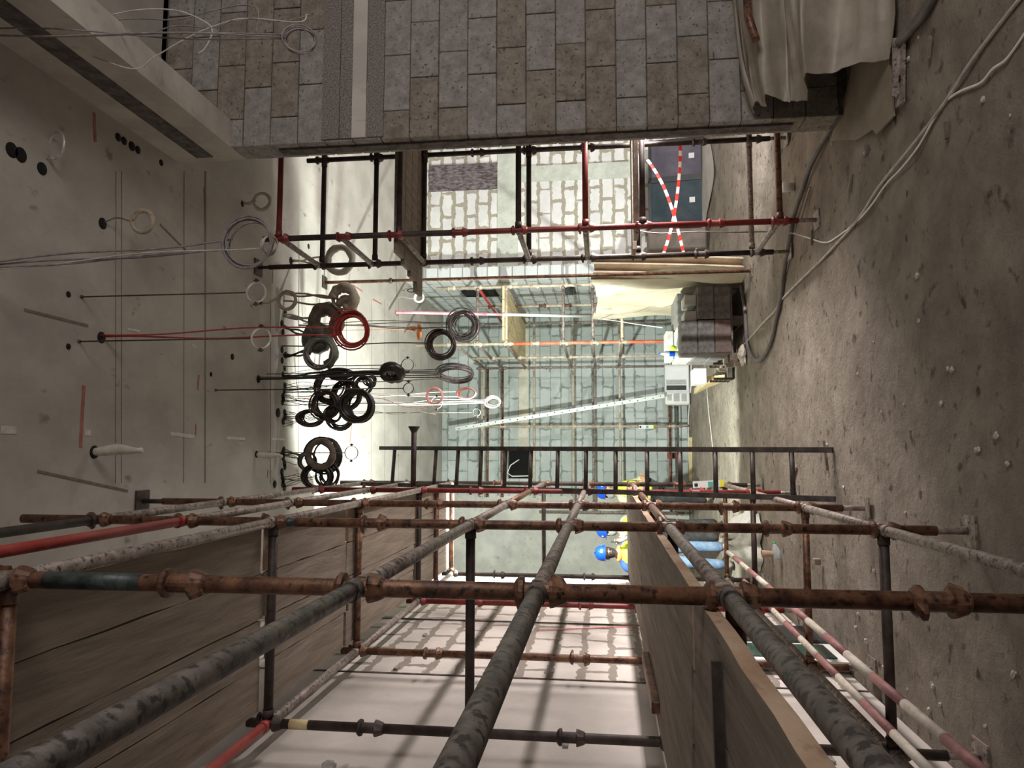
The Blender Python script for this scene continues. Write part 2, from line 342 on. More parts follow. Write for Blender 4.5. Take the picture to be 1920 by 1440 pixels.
# concrete frame on the passage wall: column strip, lintel strip, mesh-lined recess
ps = MB()
c0 = at(934, 300, Y=YP); c1 = at(972, 300, Y=YP)
ps.box((4.3, YP-.01, (c0.z+c1.z)/2), (2.9, .04, c0.z-c1.z))
e0 = at(980, 312, Y=YP); e1 = at(1185, 332, Y=YP); ps.box(((e0.x+e1.x)/2, YP-.012, (e0.z+e1.z)/2), (abs(e0.x-e1.x), .045, e0.z-e1.z))
struct('trim_7', ps, mat('pale_green_concrete', (.50, .53, .47), (.62, .65, .58), (.4, .4, .33), scale=5, bump=.3))
e0 = at(806, 310, Y=YP); e1 = at(944, 353, Y=YP)
rc = MB(); rc.box(((e0.x+e1.x)/2, YP-.012, (e0.z+e1.z)/2), (abs(e0.x-e1.x), .03, e0.z-e1.z))
struct('trim_8', rc, mat('exposed_lath_recess', (.07, .06, .065), (.26, .22, .23), (.5, .46, .42), scale=26, rough=.9, bump=.9, bscale=70, bdist=.01, stretch=(1, 1, .35), ramp3=(.66, .7)))
px_ = MB(); px_.box((8.0, 9.2, .85), (.2, 7.6, 5.14)); struct('wall_passage_right', px_, M_plaster)
# near block wall: mortar core + individually laid block faces
nw = MB(); nw.box(((XW+6)/2+.006, YW+.13, .85), (6-XW-.012, .236, 5.14)); core = struct('wall_right', nw, M_mortar)
blk = MB()
zj = [1.4247-.2205*k for k in range(-9, 15)]
zb = at(435, 240, Y=YW).z     # underside of the beam
for k in range(len(zj)-1):
    zt, z0 = zj[k], zj[k+1]
    z0 = max(z0, FLOOR)
    if z0 >= zt-.02 or zt > CEIL: continue
    par = (k+9+1) % 2
    x = XW; first = True
    seq = [2.367-XW+.0] if False else []
    xs = [XW]
    x = 2.367 + (.44 if par else .19)
    while x < 6: xs.append(x); x += .44
    for i in range(len(xs)-1):
        a, b = xs[i], xs[i+1]
        blk.cur = 1 if rnd.random() < .3 else 0
        blk.cbox(((a+b)/2+.0, YW+.125+rnd.uniform(-.004, .004), (zt+z0)/2), (b-a-.007, .25+rnd.uniform(-.004, .004), zt-z0-.007), .004)
struct('block_face', blk, [M_block, M_blockb], core)
rv = MB()
rv.box((XW-.006, YW+.125, (zb+FLOOR)/2+.0), (.014, .10, zb-FLOOR-.7)); struct('trim_9', rv, M_mortar)
# beam running from that wall back over the viewer's right, with a groove along its side
bm_ = MB(); bm_.box((XW+.105, (YW-3)/2+.13, (zb+CEIL)/2), (.21, YW+3.24, CEIL-zb)); struct('trim_10', bm_, mat('beam_concrete', (.42, .39, .355), (.56, .52, .475), (.34, .27, .2), scale=2.5, rough=.85, bump=.2, bdist=.006, ramp3=(.62, .8)))
gv = MB(); gz = zb+(CEIL-zb)*.52; gv.box((XW-.003, (YW-3)/2+.1, gz), (.012, YW+3.1, .14)); struct('trim_11', gv, M_mortar)
ln = MB(); zl = at(288, 20, Y=YW).z; ln.box((XW+1.4, YW-.02, (zl+CEIL)/2), (2.4, .06, CEIL-zl)); struct('trim_12', ln, M_conc)
# lath strips and the plaster screed between them on the block wall
for nm, a, b, m_, th in (('metal_lath', 608, 640, M_mesh, .012), ('metal_lath', 692, 722, M_mesh, .012), ('plaster_screed', 664, 690, M_plaster, .02), ('metal_lath', 641, 664, M_mesh, .010)):
    za = at(a, 100, Y=YW).z; zc = at(b, 100, Y=YW).z
    q = MB(); q.box((XW+1.2, YW-.004, (za+zc)/2), (2.36, th+.012, za-zc)); struct(nm, q, m_, core)
# holes, paint marks and one painted shadow streak of the ceiling
def hole(px, py, r, name='ceiling_hole'):
    p = at(px, py, Z=CEIL); q = MB(); q.lathe((p.x, p.y, CEIL-.004), [(0, 0), (r, 0), (r, .008)], n=14); struct(name, q, M_void, co_)
for px, py, r in ((21, 280, .045), (38, 289, .045), (78, 315, .04), (221, 256, .03), (232, 263, .03), (247, 273, .035), (258, 280, .03), (302, 304, .025),
                  (436, 668, .03), (190, 632, .04), (192, 418, .04), (177, 847, .045), (482, 851, .035), (455, 381, .03), (485, 710, .04), (546, 488, .045), (522, 773, .05), (516, 907, .04),
                  (489, 565, .03), (579, 461, .03), (128, 551, .02), (128, 649, .02), (396, 701, .02)): hole(px, py, r)
for py in (586, 606, 622, 655, 665, 675, 690, 701, 722, 733, 742, 747, 753, 772, 780, 789, 843, 851, 857, 868, 875, 884, 893, 900, 907, 913):
    hole(532+rnd.uniform(-3, 4), py, rnd.choice((.03, .035, .04)))
def mark(p0, p1, w_, m_, name='paint_mark'):
    a = at(*p0, Z=CEIL); b = at(*p1, Z=CEIL); a.z = b.z = CEIL-.002; q = MB(); q.bar(a, b, w_, .003); struct(name, q, m_, co_)
M_redmark = mat('red_chalk', (.33, .12, .09), (.40, .18, .14), scale=30, bump=0)
M_whmark = mat('white_mortar_smear', (.55, .53, .50), (.68, .66, .62), scale=20, bump=.2)
for a, b, w_ in (((157, 722), (151, 838), .03), ((176, 210), (178, 265), .025), ((373, 702), (371, 730), .02), ((368, 795), (367, 815), .015), ((502, 895), (503, 880), .01), ((662, 775), (657, 830), .02),
                 ((662, 533), (680, 545), .02), ((700, 560), (716, 569), .02), ((741, 586), (748, 592), .02), ((512, 500), (511, 530), .012), ((382, 350), (384, 418), .008), ((740, 860), (738, 885), .015)): mark(a, b, w_, M_redmark)
for a, b, w_ in (((2, 805), (30, 806), .045), ((320, 812), (365, 818), .03), ((425, 820), (460, 822), .025), ((510, 822), (535, 823), .02), ((160, 810), (170, 812), .04), ((240, 616), (262, 620), .015), ((360, 645), (368, 650), .02)): mark(a, b, w_, M_whmark)
M_line = mat('formwork_and_shadow_line', (.16, .14, .115), (.22, .19, .16), scale=30, bump=0)
for x in (217, 228, 345, 384, 386, 508, 560, 600, 650, 697, 722, 748, 790): mark((x, 320 if x < 500 else 560, ), (x, 905), .004, M_line, 'formwork_and_shadow_line')
for a, b in (((45, 580), (165, 610)), ((70, 883), (240, 920)), ((300, 420), (350, 470))): mark(a, b, .018, M_line, 'formwork_and_shadow_line')
mark((761, 526), (730, 579), .05, M_line, 'formwork_and_shadow_line')  # cast shadow of the hangings, painted as a dark streak on the ceiling

# ================================================================ SCAFFOLDS
def cup(mb, x, y, z):
    prof = [(.0255, -.078), (.031, -.070), (.0405, -.042), (.0415, -.034), (.0262, -.033), (.0262, .034), (.0405, .036), (.0415, .048), (.033, .058), (.0255, .062)]
    n = 16; vs = []
    for i, (r, h) in enumerate(prof):
        for k in range(n):
            q = 1.38 if (i in (6, 7) and k in (0, 1)) else (1.22 if i in (1, 2) and k in (7, 8) else 1)
            a = 2*PI*k/n; vs.append(V(x+r*q*math.cos(a), y+r*q*math.sin(a), z+h))
    mb.add(vs, [(i*n+k, i*n+(k+1) % n, (i+1)*n+(k+1) % n, (i+1)*n+k) for i in range(len(prof)-1) for k in range(n)], False)
cup_mesh = {}
def add_cup(std, x, y, z, m_):
    key = m_.name
    if key not in cup_mesh:
        q = MB(); cup(q, 0, 0, 0); me = bpy.data.meshes.new('cup'); me.from_pydata([tuple(v) for v in q.v], [], q.f); me.polygons.foreach_set('use_smooth', q.sm); me.materials.append(m_); cup_mesh[key] = me
    o = bpy.data.objects.new('cup', cup_mesh[key]); col.objects.link(o); o.parent = std; o.location = V(x, y, z)-ROOT[std.name]; o.rotation_euler = (0, 0, rnd.uniform(0, 6))
def standard(root, x, y, z0, z1, cups, m_, cm=None, segs=None, R=.0242, plate=True, jack_top=False, bands=()):
    q = MB(); q.tube((x, y, z0+(.12 if plate else 0)), (x, y, z1), R, 18); s = q.build('standard', m_, root)
    for z in cups: add_cup(s, x, y, z, cm or m_)
    for (a, b, bmn) in bands:
        q = MB(); q.tube((x, y, a), (x, y, b), R+.001, 18); q.build('painted_band', bmn, s)
    if plate:
        q = MB(); q.box((x, y, FLOOR+.006), (.15, .15, .010)); q.tube((x, y, FLOOR+.01), (x, y, z0+.2), .017, 10); q.build('base_plate', M_gal, root)
    if jack_top:
        q = MB(); q.tube((x, y, z1-.1), (x, y, CEIL-.012), .017, 10); q.box((x, y, CEIL-.008), (.16, .16, .012)); q.build('head_plate', M_dark, root)
    return s
def hbar(root, name, p0, p1, m_, r=.0242, ends=True):
    q = MB(); q.tube(p0, p1, r, 16)
    if ends:
        for p, o in ((Vector(p0), Vector(p1)), (Vector(p1), Vector(p0))):
            a = (o-p).normalized(); q.path([p-a*.0, p+a*.05], .029, 12)
    return q.build(name, m_, root)

XF, XBK = -.38, -1.41
DS = [2.03, 3.8, 5.2, 6.95, 8.5]
LV = [-1.33, -.32, .18, .68, 1.74, 2.24, 2.75]
ls = thing('scaffold_tower', (-.9, 5, FLOOR), 'rusty steel tube scaffold tower standing along the pinkish left wall, nearest the viewer', 'scaffold')
cupz = [-1.33, -.83, -.32, .18, .68, 1.2, 1.74, 2.24, 2.75]
for i, y in enumerate(DS):
    top = (3.3, 3.2, 3.25, 3.0, 3.08)[i]
    mf = (M_rust, M_rust, M_rust, M_redd, M_dark)[i]
    bands = []
    if i == 0: bands = [(1.32, 1.62, M_bluegrey)]
    if i == 1: bands = [(1.62, 1.70, M_bluegrey)]
    standard(ls, XF, y, FLOOR+.03, top, cupz, mf, M_rust if i != 3 else M_redd, jack_top=(i == 2), bands=bands)
    mb_ = (M_dark, M_dark, M_rust, M_redd, M_dark)[i]
    bands = [(1.52, 1.62, M_timber)] if i == 1 else []
    standard(ls, XBK, y, FLOOR+.03, 1.85, [z for z in cupz if z < 1.8], mb_, bands=bands)
# ledgers along the room, front row
mts = {(-1.33): [M_gal, M_gal, M_gal, M_gal], (-.32): [M_gal, M_rust, M_rust, M_gal], .18: [M_gal, M_gal, M_gal, M_gal], .68: [M_gal, M_gal, M_rust, M_gal], 1.74: [M_gal, M_gal, M_gal, M_gal], 2.24: [M_red, M_gal, M_gal, M_gal], 2.75: [M_dark, M_gal, M_gal, M_gal]}
for z in LV:
    ys = [.25]+DS
    for i in range(5):
        if i == 0: m_ = {(-1.33): M_gal, (-.32): M_gald, .18: M_gald, .68: M_gald, 1.74: M_gal, 2.24: M_red, 2.75: M_dark}[z]
        else: m_ = mts[z][i-1]
        hbar(ls, 'ledger', (XF, ys[i]+.02, z), (XF, ys[i+1]-.02, z), m_)
for z in (1.74, -1.33):
    ys = [.25]+DS
    for i in range(5): hbar(ls, 'ledger', (XBK, ys[i]+.02, z), (XBK, ys[i+1]-.02, z), M_red if (i == 1 and z > 0) else M_gal)
# transoms
for i, y in enumerate(DS):
    for z in (-1.33, -.34, 1.74):
        hbar(ls, 'transom', (XF-.02, y, z), (XBK+.02, y, z), M_dark if i % 2 else M_rust)
hbar(ls, 'transom', (XF-.02, DS[1], .68), (XBK+.02, DS[1], .68), M_dark)
hbar(ls, 'transom', (XF-.02, DS[4], .68), (XBK+.02, DS[4], .68), M_dark)
hbar(ls, 'transom', (XF-.02, 7.7, 1.74), (XBK+.02, 7.7, 1.74), M_rust)
hbar(ls, 'transom', (XF-.02, 6.1, -.34), (XBK+.02, 6.1, -.34), M_dark)
q = MB(); q.tube((XF+.03, 6.95, 1.80), (.22, 6.95, 1.80), .026, 14); q.lathe((.22, 6.95, 1.80), [(.026, -.05), (.055, 0), (.055, .008), (.0, .008)], axis=(1, 0, 0)); q.build('flanged_tube', M_dark, ls)

# boards of the two decks, each one its own thing
words_w = ('outermost', 'second from outside', 'second from the wall', 'nearest the wall')
def board(x0, x1, y0, y1, zc, label, group, edge=False, tilt=0):
    q = MB(); n = 14; th = .038; vs = []
    for j in range(n+1):
        y = y0+(y1-y0)*j/n; jx = rnd.uniform(-.003, .003); jz = rnd.uniform(-.0015, .0015)
        for (x, z) in ((x0+jx, -th/2), (x1+jx, -th/2), (x1+jx, th/2+jz), (x0+jx, th/2+jz)): vs.append(V(x+tilt*(j/n-.5), y, zc+z))
    q.cur = 0
    fs = []
    for j in range(n):
        a = j*4; b = a+4
        q_ = [(a, a+1, b+1, b), (a+1, a+2, b+2, b+1), (a+2, a+3, b+3, b+2), (a+3, a, b, b+3)]
        fs += q_
    q.add(vs, fs)
    q.mi = [1 if k % 4 in (1, 3) else 0 for k in range(len(q.f))]
    q.cur = 1; q.f.append([0, 3, 2, 1]); q.sm.append(False); q.mi.append(1); e = n*4; q.f.append([e, e+1, e+2, e+3]); q.sm.append(False); q.mi.append(1)
    return q.build('scaffold_board', [M_wood, M_woodedge if edge else M_wood], label=label, cat='board', group=group)
bays_up = [(.30, 3.72, 'nearest bay'), (3.84, 5.0, 'short second bay'), (5.06, 6.88, 'third bay'), (6.98, 8.62, 'farthest bay')]
UW = (-.41, -1.34)
for bi, (y0, y1, bn) in enumerate(bays_up):
    wd = (UW[0]-UW[1])/4
    for k in range(4):
        xa = UW[0]-wd*k-.002; xb = xa-wd+.006
        board(xb, xa, y0+rnd.uniform(-.05, .05), y1+rnd.uniform(-.03, .04), 1.766+.020, 'board of the high left deck seen from below, %s, %s' % (bn, words_w[k]), 'boards of the upper scaffold deck', edge=(k == 0))
bays_lo = [(.4, 2.35, 'nearest the viewer'), (2.30, 5.35, 'in the middle'), (5.40, 8.65, 'at the far end')]
LW = (-.41, -1.34)
for bi, (y0, y1, bn) in enumerate(bays_lo):
    wd = (LW[0]-LW[1])/4
    for k in range(4):
        xa = LW[0]-wd*k-.002; xb = xa-wd+.006
        board(xb, xa, y0+rnd.uniform(-.12, .12)*(bi > 0), y1+rnd.uniform(-.06, .02), -.277+.003*(bi == 1), 'dusty board of the low left deck, %s, %s' % (bn, words_w[k]), 'boards of the lower scaffold deck', edge=(k == 0))
q = MB(); q.bar(at(1352, 1445, Z=-.243), at(1343, 1238, Z=-.243), .022, .022); q.build('timber_batten', M_dark, label='dark timber batten lying along the nearest lower scaffold boards', cat='batten')
q = MB(); q.cbox((-1.22, 4.15, -.235), (.055, .9, .04), .004); q.build('timber_batten', M_rust, label='short dark block of timber lying on the lower deck by the left wall', cat='batten')
# striped poles stored on the lowest transoms
def striped(p0, p1, n, r, ms, label, name='striped_pole', root=None):
    p0 = Vector(p0); p1 = Vector(p1); o = thing(name, (p0+p1)/2-V(0, 0, r), label, 'pole')
    for i in range(n):
        q = MB(); q.tube(p0.lerp(p1, i/n), p0.lerp(p1, (i+1)/n), r, 14); q.build('painted_band', ms[i % 2], o)
    return o
zz = -1.33+.0242+.0225
striped((-1.10, 2.35, zz), (-1.06, 8.1, zz), 15, .0225, (M_polew, M_poster), 'white and maroon striped pole lying low under the deck, the one nearer the room')
striped((-1.29, 2.45, zz), (-1.20, 7.2, zz), 12, .0225, (M_polew, M_poster), 'white and maroon striped pole lying low under the deck, the one nearer the wall')

# ---- right scaffold in the side passage
YA, YC = 6.05, 6.93
XA = 1.84
rs = thing('scaffold_tower', (2.8, 6.5, FLOOR), 'dark and red scaffold tower in the opening right of the block wall end', 'scaffold')
lvr = [-1.42, -.92, -.34, .13, .69, 1.2, 1.76, 2.22, 2.78]
sA = standard(rs, XA, YA, FLOOR+.03, 2.93, lvr, M_redd, M_redd)
q = MB(); q.tube((XA, YA, 1.1), (XA, YA, 2.94), .0255, 14); q.build('painted_band', M_dark, sA)
standard(rs, XA-.02, YC, FLOOR+.03, 3.30, lvr, M_dark, M_dark, jack_top=True)
for x in (2.9, 4.2):
    standard(rs, x, YA, FLOOR+.03, 2.93, lvr, M_dark, M_dark); standard(rs, x, YC, FLOOR+.03, 2.93, lvr, M_dark, M_dark)
for z, y, m_ in ((2.80, YA, M_redd), (2.75, YC, M_dark), (2.21, YC, M_dark), (1.72, YA, M_dark), (1.72, YC, M_dark), (.69, YA, M_dark), (.69, YC, M_dark), (.13, YA, M_redd), (-.34, YA, M_dark), (-.34, YC, M_dark), (-1.43, YA, M_rust), (-1.38, YC, M_gal)):
    hbar(rs, 'ledger', (XA+.02, y, z), (2.88, y, z), m_); hbar(rs, 'ledger', (2.92, y, z), (4.18, y, z), m_)
for z in (2.78, 2.24, 1.72, .69, .13, -1.42): hbar(rs, 'transom', (XA, YA+.02, z), (XA-.02, YC-.02, z), M_gal)
names_b = ('nearest the viewer', 'second', 'third', 'farthest')
for k in range(4):
    y = YA+.08+.225*k
    q = MB(); x0 = 1.70-.05*k if k < 3 else 1.5
    q.cbox(((x0+4.3)/2, y+.09, 1.766), (4.3-x0, .215, .038), .003); q.build('scaffold_board', M_wood, label='brown board of the high deck in the right-hand scaffold, %s of its row' % names_b[k], cat='board', group='boards of the right scaffold, upper deck')
for k in range(2):
    q = MB(); q.cbox((3.05, YA+.18+.5*k, -.296), (2.5, .23, .038), .003); q.build('scaffold_board', M_wood, label='dark board of the low deck in the right-hand scaffold, %s' % ('nearer' if k == 0 else 'farther'), cat='board', group='boards of the right scaffold, lower deck')
# lone pole with plates
q = thing('prop_pole', (2.07, 8.7, FLOOR), 'lone brown steel pole between floor and ceiling plates beside the cream sheet', 'pole')
MB().tube((2.07, 8.7, FLOOR+.01), (2.07, 8.7, CEIL-.012), .0205, 14).build('tube', M_rust, q)
MB().box((2.07, 8.7, CEIL-.008), (.15, .15, .012)).build('head_plate', M_dark, q)
MB().box((2.07, 8.7, FLOOR+.006), (.15, .15, .01)).build('foot_plate', M_gal, q)
MB().lathe((2.07, 8.7, 2.55), [(.022, 0), (.035, .01), (.035, .03), (.022, .04)]).build('collar', M_dark, q)

# ---- far scaffold against back wall and far right wall
fs_ = thing('scaffold_tower', (1.7, 13.5, FLOOR), 'brightly lit pale and orange scaffold in front of the grey back wall', 'scaffold')
YN, YM, YF = 12.0, 13.5, 15.1
lvf = [-1.36, -.33, .13, .63, 1.1, 1.55, 2.05, 2.5]
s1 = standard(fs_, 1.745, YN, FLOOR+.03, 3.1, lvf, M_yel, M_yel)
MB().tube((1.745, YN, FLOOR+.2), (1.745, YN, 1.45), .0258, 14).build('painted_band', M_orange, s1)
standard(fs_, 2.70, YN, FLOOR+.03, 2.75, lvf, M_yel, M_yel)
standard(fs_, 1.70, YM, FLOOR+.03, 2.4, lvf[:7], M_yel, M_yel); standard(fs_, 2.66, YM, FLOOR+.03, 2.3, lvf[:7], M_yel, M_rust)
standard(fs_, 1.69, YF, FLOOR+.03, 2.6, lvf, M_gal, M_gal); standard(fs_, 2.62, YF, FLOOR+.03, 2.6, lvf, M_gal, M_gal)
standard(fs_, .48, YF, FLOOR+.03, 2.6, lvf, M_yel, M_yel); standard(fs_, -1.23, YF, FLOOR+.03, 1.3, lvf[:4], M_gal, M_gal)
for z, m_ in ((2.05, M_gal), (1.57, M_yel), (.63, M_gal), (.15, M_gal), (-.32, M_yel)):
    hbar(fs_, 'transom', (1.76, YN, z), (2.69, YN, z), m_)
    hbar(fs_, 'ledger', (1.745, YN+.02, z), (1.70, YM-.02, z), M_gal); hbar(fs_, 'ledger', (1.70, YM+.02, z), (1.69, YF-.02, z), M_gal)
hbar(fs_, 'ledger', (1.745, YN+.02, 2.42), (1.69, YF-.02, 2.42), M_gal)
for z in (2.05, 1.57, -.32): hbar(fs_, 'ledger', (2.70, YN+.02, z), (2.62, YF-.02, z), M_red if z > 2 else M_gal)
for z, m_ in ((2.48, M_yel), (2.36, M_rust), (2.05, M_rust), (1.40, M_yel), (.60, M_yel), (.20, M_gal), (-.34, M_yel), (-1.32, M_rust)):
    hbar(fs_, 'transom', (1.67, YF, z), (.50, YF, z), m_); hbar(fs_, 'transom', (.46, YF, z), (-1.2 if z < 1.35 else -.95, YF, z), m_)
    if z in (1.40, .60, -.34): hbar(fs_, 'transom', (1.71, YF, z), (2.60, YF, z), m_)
for k in range(4):
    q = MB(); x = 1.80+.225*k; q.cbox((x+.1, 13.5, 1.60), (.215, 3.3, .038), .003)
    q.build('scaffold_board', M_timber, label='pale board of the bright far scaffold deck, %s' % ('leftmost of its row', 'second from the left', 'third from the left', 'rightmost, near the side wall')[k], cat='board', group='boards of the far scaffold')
q = MB(); a = at(1078, 590, Y=12.2)
# red and white sighting pole leaning through the far room
pA = at(742, 584, Y=9.3); pB = at(1108, 592, Y=11.6)
o = thing('striped_pole', (pA+pB)/2, 'long pink and white pole hanging at a slant before the far scaffold', 'pole')
cuts = [0, .25, .33, .42, .5, 1.0]; mm = [M_pinkp, M_white, M_pinkp, M_pinkp, M_white]
for i in range(5): MB().tube(pA.lerp(pB, cuts[i]), pA.lerp(pB, cuts[i+1]), .02, 12).build('painted_band', mm[i], o)
# perforated zinc channel leaning across the back wall
pA = at(855, 803, Y=14.6); pB = at(1247, 741, Y=14.6)
q = MB(); a = (pB-pA).normalized(); up = V(0, 0, 1); sd = V(0, 1, 0); wv = a.cross(sd).normalized()
q.bar(pA, pB, .008, .075, up=wv); q.bar(pA+wv*.035+sd*.02, pB+wv*.035+sd*.02, .045, .006, up=wv); q.bar(pA-wv*.035+sd*.02, pB-wv*.035+sd*.02, .045, .006, up=wv)
o = thing('perforated_channel', (pA+pB)/2, 'long pale zinc channel with holes, leaning diagonally across the back wall scaffold', 'channel')
q.build('channel', M_perf, o)
q = MB()
for i in range(28):
    c = pA.lerp(pB, (i+.5)/28)+V(0, -.006, 0)+wv*(.012 if i % 2 else -.01); MB().lathe(c, [(0, .002), (.011, .002), (.011, 0)], axis=(0, -1, 0), n=8).build('slot', M_void, o)
# louvre on the far right wall
q = thing('louvre_grille', (XR-.03, 13.7, -.0), 'small dark louvred grille on the far right wall above the cream sheet', 'grille')
a = at(1072, 561, Y=13.9)
for k in range(5): MB().box((XR-.02, 13.55+.0, a.z+.06-.03*k), (.03, .5, .018), Matrix.Rotation(.5, 3, 'Y')).build('slat', M_louvre, q)
MB().box((XR-.012, 13.55, a.z), (.02, .56, .2)).build('frame', M_alu, q)

# ================================================================ LADDER
lad = thing('ladder', (-.16, 5.87, FLOOR), 'dark steel rung ladder leaning away in the middle, feet on the dirt floor', 'ladder')
b0 = at(1562, 842, Z=FLOOR+.01); b1 = b0+V(-.365, -.02, 0)
dirv = (at(715, 839, Y=8.15)-b0); Ll = dirv.length; dirv.normalize()
dirv2 = (at(650, 905, Y=8.35)-b1); L2 = dirv2.length; dirv2.normalize()
for p, dv, ll in ((b0, dirv, Ll), (b1, dirv2, L2)):
    MB().bar(p, p+dv*ll, .042, .05).build('rail', M_ladder, lad)
zs = [at(x, 842, Z=None, X=b0.x) for x in ()]
nr = 16
for k in range(nr):
    t = .30+.305*k
    if t > Ll-.1: break
    MB().tube(b0+dirv*t, b1+dirv2*t, .020, 12).build('rung', M_ladder, lad)

# ================================================================ CABLE COILS AND HANGERS
def coil_pts(c, nrm, r, turns, jit=.08, squash=1.0, drift=.02, seed=1):
    g = random.Random(seed); nrm = Vector(nrm).normalized(); u = (V(0, 0, 1)-nrm*nrm.z)
    u = u.normalized() if u.length > .05 else nrm.orthogonal().normalized(); v = nrm.cross(u); pts = []
    n = 22; c = Vector(c); rr = r; ox = oy = oz = 0; tx, ty, tz, tr = [g.uniform(-1, 1) for _ in range(4)]
    for i in range(int(turns*n)+1):
        f = (i % n)/n
        if i % n == 0: px, py, pz, pr = tx, ty, tz, tr; tx, ty, tz, tr = [g.uniform(-1, 1) for _ in range(4)]
        k = f*f*(3-2*f); ax = px+(tx-px)*k; ay = py+(ty-py)*k; az = pz+(tz-pz)*k; ar = pr+(tr-pr)*k
        a = 2*PI*i/n
        q = r*(1+jit*ar)
        pts.append(c+u*(math.cos(a)*q+ax*jit*r*.7)+v*(math.sin(a)*q*squash+ay*jit*r*.7)+nrm*(az*drift))
    return pts
def wob(p0, p1, n=10, amp=.01, sag=0, seed=0):
    g = random.Random(seed); p0 = Vector(p0); p1 = Vector(p1); ph = g.uniform(0, 6); ph2 = g.uniform(0, 6); out = []
    for i in range(n+1):
        t = i/n; e = math.sin(PI*t)
        out.append(p0.lerp(p1, t)+V(math.sin(t*5+ph)*amp*e, math.cos(t*4+ph2)*amp*e, -sag*e))
    return out
SEED = [100]
def coil(label, px, py, D, rpx, holexy, m_, tr=.005, turns=6, strands=2, nrm=(0, 1, 0), jit=.09, drift=.025, squash=1.0, group=None, name='cable_coil', hm=None, wrap=None, hr=.9):
    """a coil of spare cable hanging from a hole in the ceiling; D = how far away it hangs"""
    SEED[0] += 1; sd = SEED[0]
    c = at(px, py, Y=D); r = rpx*D/FPX
    hp = at(holexy[0], holexy[1], Z=CEIL); hp.z = CEIL
    o = thing(name, (c.x, c.y, c.z-r), label, 'cable coil', group)
    q = MB(); q.path(coil_pts(c, nrm, r, turns, jit, squash, drift, sd), tr, 6); q.build('loops', m_, o)
    top = c+V(0, 0, r*.9)
    g = random.Random(sd)
    q = MB()
    for s in range(strands):
        q.path(wob(hp+V(g.uniform(-.02, .02)*(3 if hr < .9 else 1), g.uniform(-.02, .02), 0), top+V(g.uniform(-.3, .3)*r, g.uniform(-.02, .02), -r*.1), 10, .02, 0, sd*7+s), tr*hr if hr < .9 else tr*.9, 6)
    q.build('strand', hm or m_, o)
    if wrap:
        wm, thick, frac = wrap
        q = MB(); pts = coil_pts(c, nrm, r, 1, .02, squash, .0, sd)
        rr = [thick*(1+.20*g.uniform(-1, 1)) for _ in pts]; n = int(len(pts)*frac)
        q.path(pts[:n] if frac < 1 else pts[:-1], rr[:n] if frac < 1 else rr[:-1], 8, closed=(frac >= 1)); q.build('tape_wrapping', wm, o)
    return o
def ring_clamp(label, px, py, D, rpx, top, m_=None, rod=True, group='pipe clamps on threaded rods'):
    c = at(px, py, Y=D); r = rpx*D/FPX; o = thing('pipe_clamp', (c.x, c.y, c.z-r), label, 'pipe clamp', group)
    n = 24; q = MB(); pts = [c+V(math.cos(2*PI*k/n)*r, 0, math.sin(2*PI*k/n)*r) for k in range(n)]
    vs = []
    for k in range(n):
        a = 2*PI*k/n; e = V(math.cos(a), 0, math.sin(a))
        for dr, dy in ((-.0015, -.012), (.0015, -.012), (.0015, .012), (-.0015, .012)): vs.append(c+e*(r+dr)+V(0, dy, 0))
    q.add(vs, [(k*4+j, k*4+(j+1) % 4, ((k+1) % n)*4+(j+1) % 4, ((k+1) % n)*4+j) for k in range(n) for j in range(4)], False); q.build('band', m_ or M_clamp, o)
    q = MB()
    for s in (-1, 1): q.box(c+V(s*(r+.012), 0, 0), (.026, .024, .012)); q.tube(c+V(s*(r+.014), 0, -.02), c+V(s*(r+.014), 0, .02), .004, 6)
    q.build('bolts', M_rod, o)
    if rod:
        hp = at(top[0], top[1], Z=CEIL); hp = V(c.x, c.y, CEIL)
        MB().tube(c+V(0, 0, r), hp, .0048, 8).build('threaded_rod', M_rod, o)
        MB().lathe(hp-V(0, 0, .012), [(.0, 0), (.012, 0), (.012, .012)]).build('nut', M_rod, o)
    return o
ring_clamp('pale ring clamp on the long threaded rod just under the near scaffold jack plate', 481, 547, 4.45, 20, (128, 551))
ring_clamp('pale ring clamp on the long rod beside the red cables', 490, 633, 4.45, 20, (128, 648))
ring_clamp('small dark ring clamp on a rod in front of the pale far ceiling', 767, 727, 6.2, 10, (396, 701), M_rod)
ring_clamp('thin ring clamp hung low before the zinc channel', 895, 772, 8.8, 7, (750, 772))
ring_clamp('white ring clamp hanging beside the pink coil', 820, 754, 8.4, 11, (700, 750))
ring_clamp('ring clamp on a rod near the black and pale coil bundle', 765, 683, 7.6, 12, (600, 680), M_rod)
ring_clamp('thin ring clamp just below the brown wrapped coil', 660, 848, 7.3, 13, (560, 846))
c = at(105, 271, Z=CEIL-.06); q = MB(); pts = [c+V(math.cos(2*PI*k/22)*.085, math.sin(2*PI*k/22)*.02, math.sin(2*PI*k/22)*.07) for k in range(22)]; q.path(pts, .008, 8, closed=True)
o = thing('wire_ring', (c.x, c.y, c.z-.07), 'pale ring of conduit fixed under the dark ceiling at top left of the upright view', 'ring'); q.build('ring', M_clamp, o); MB().tube(c+V(-.085, 0, 0), c+V(-.085, 0, .06), .006, 8).build('tail', M_clamp, o)
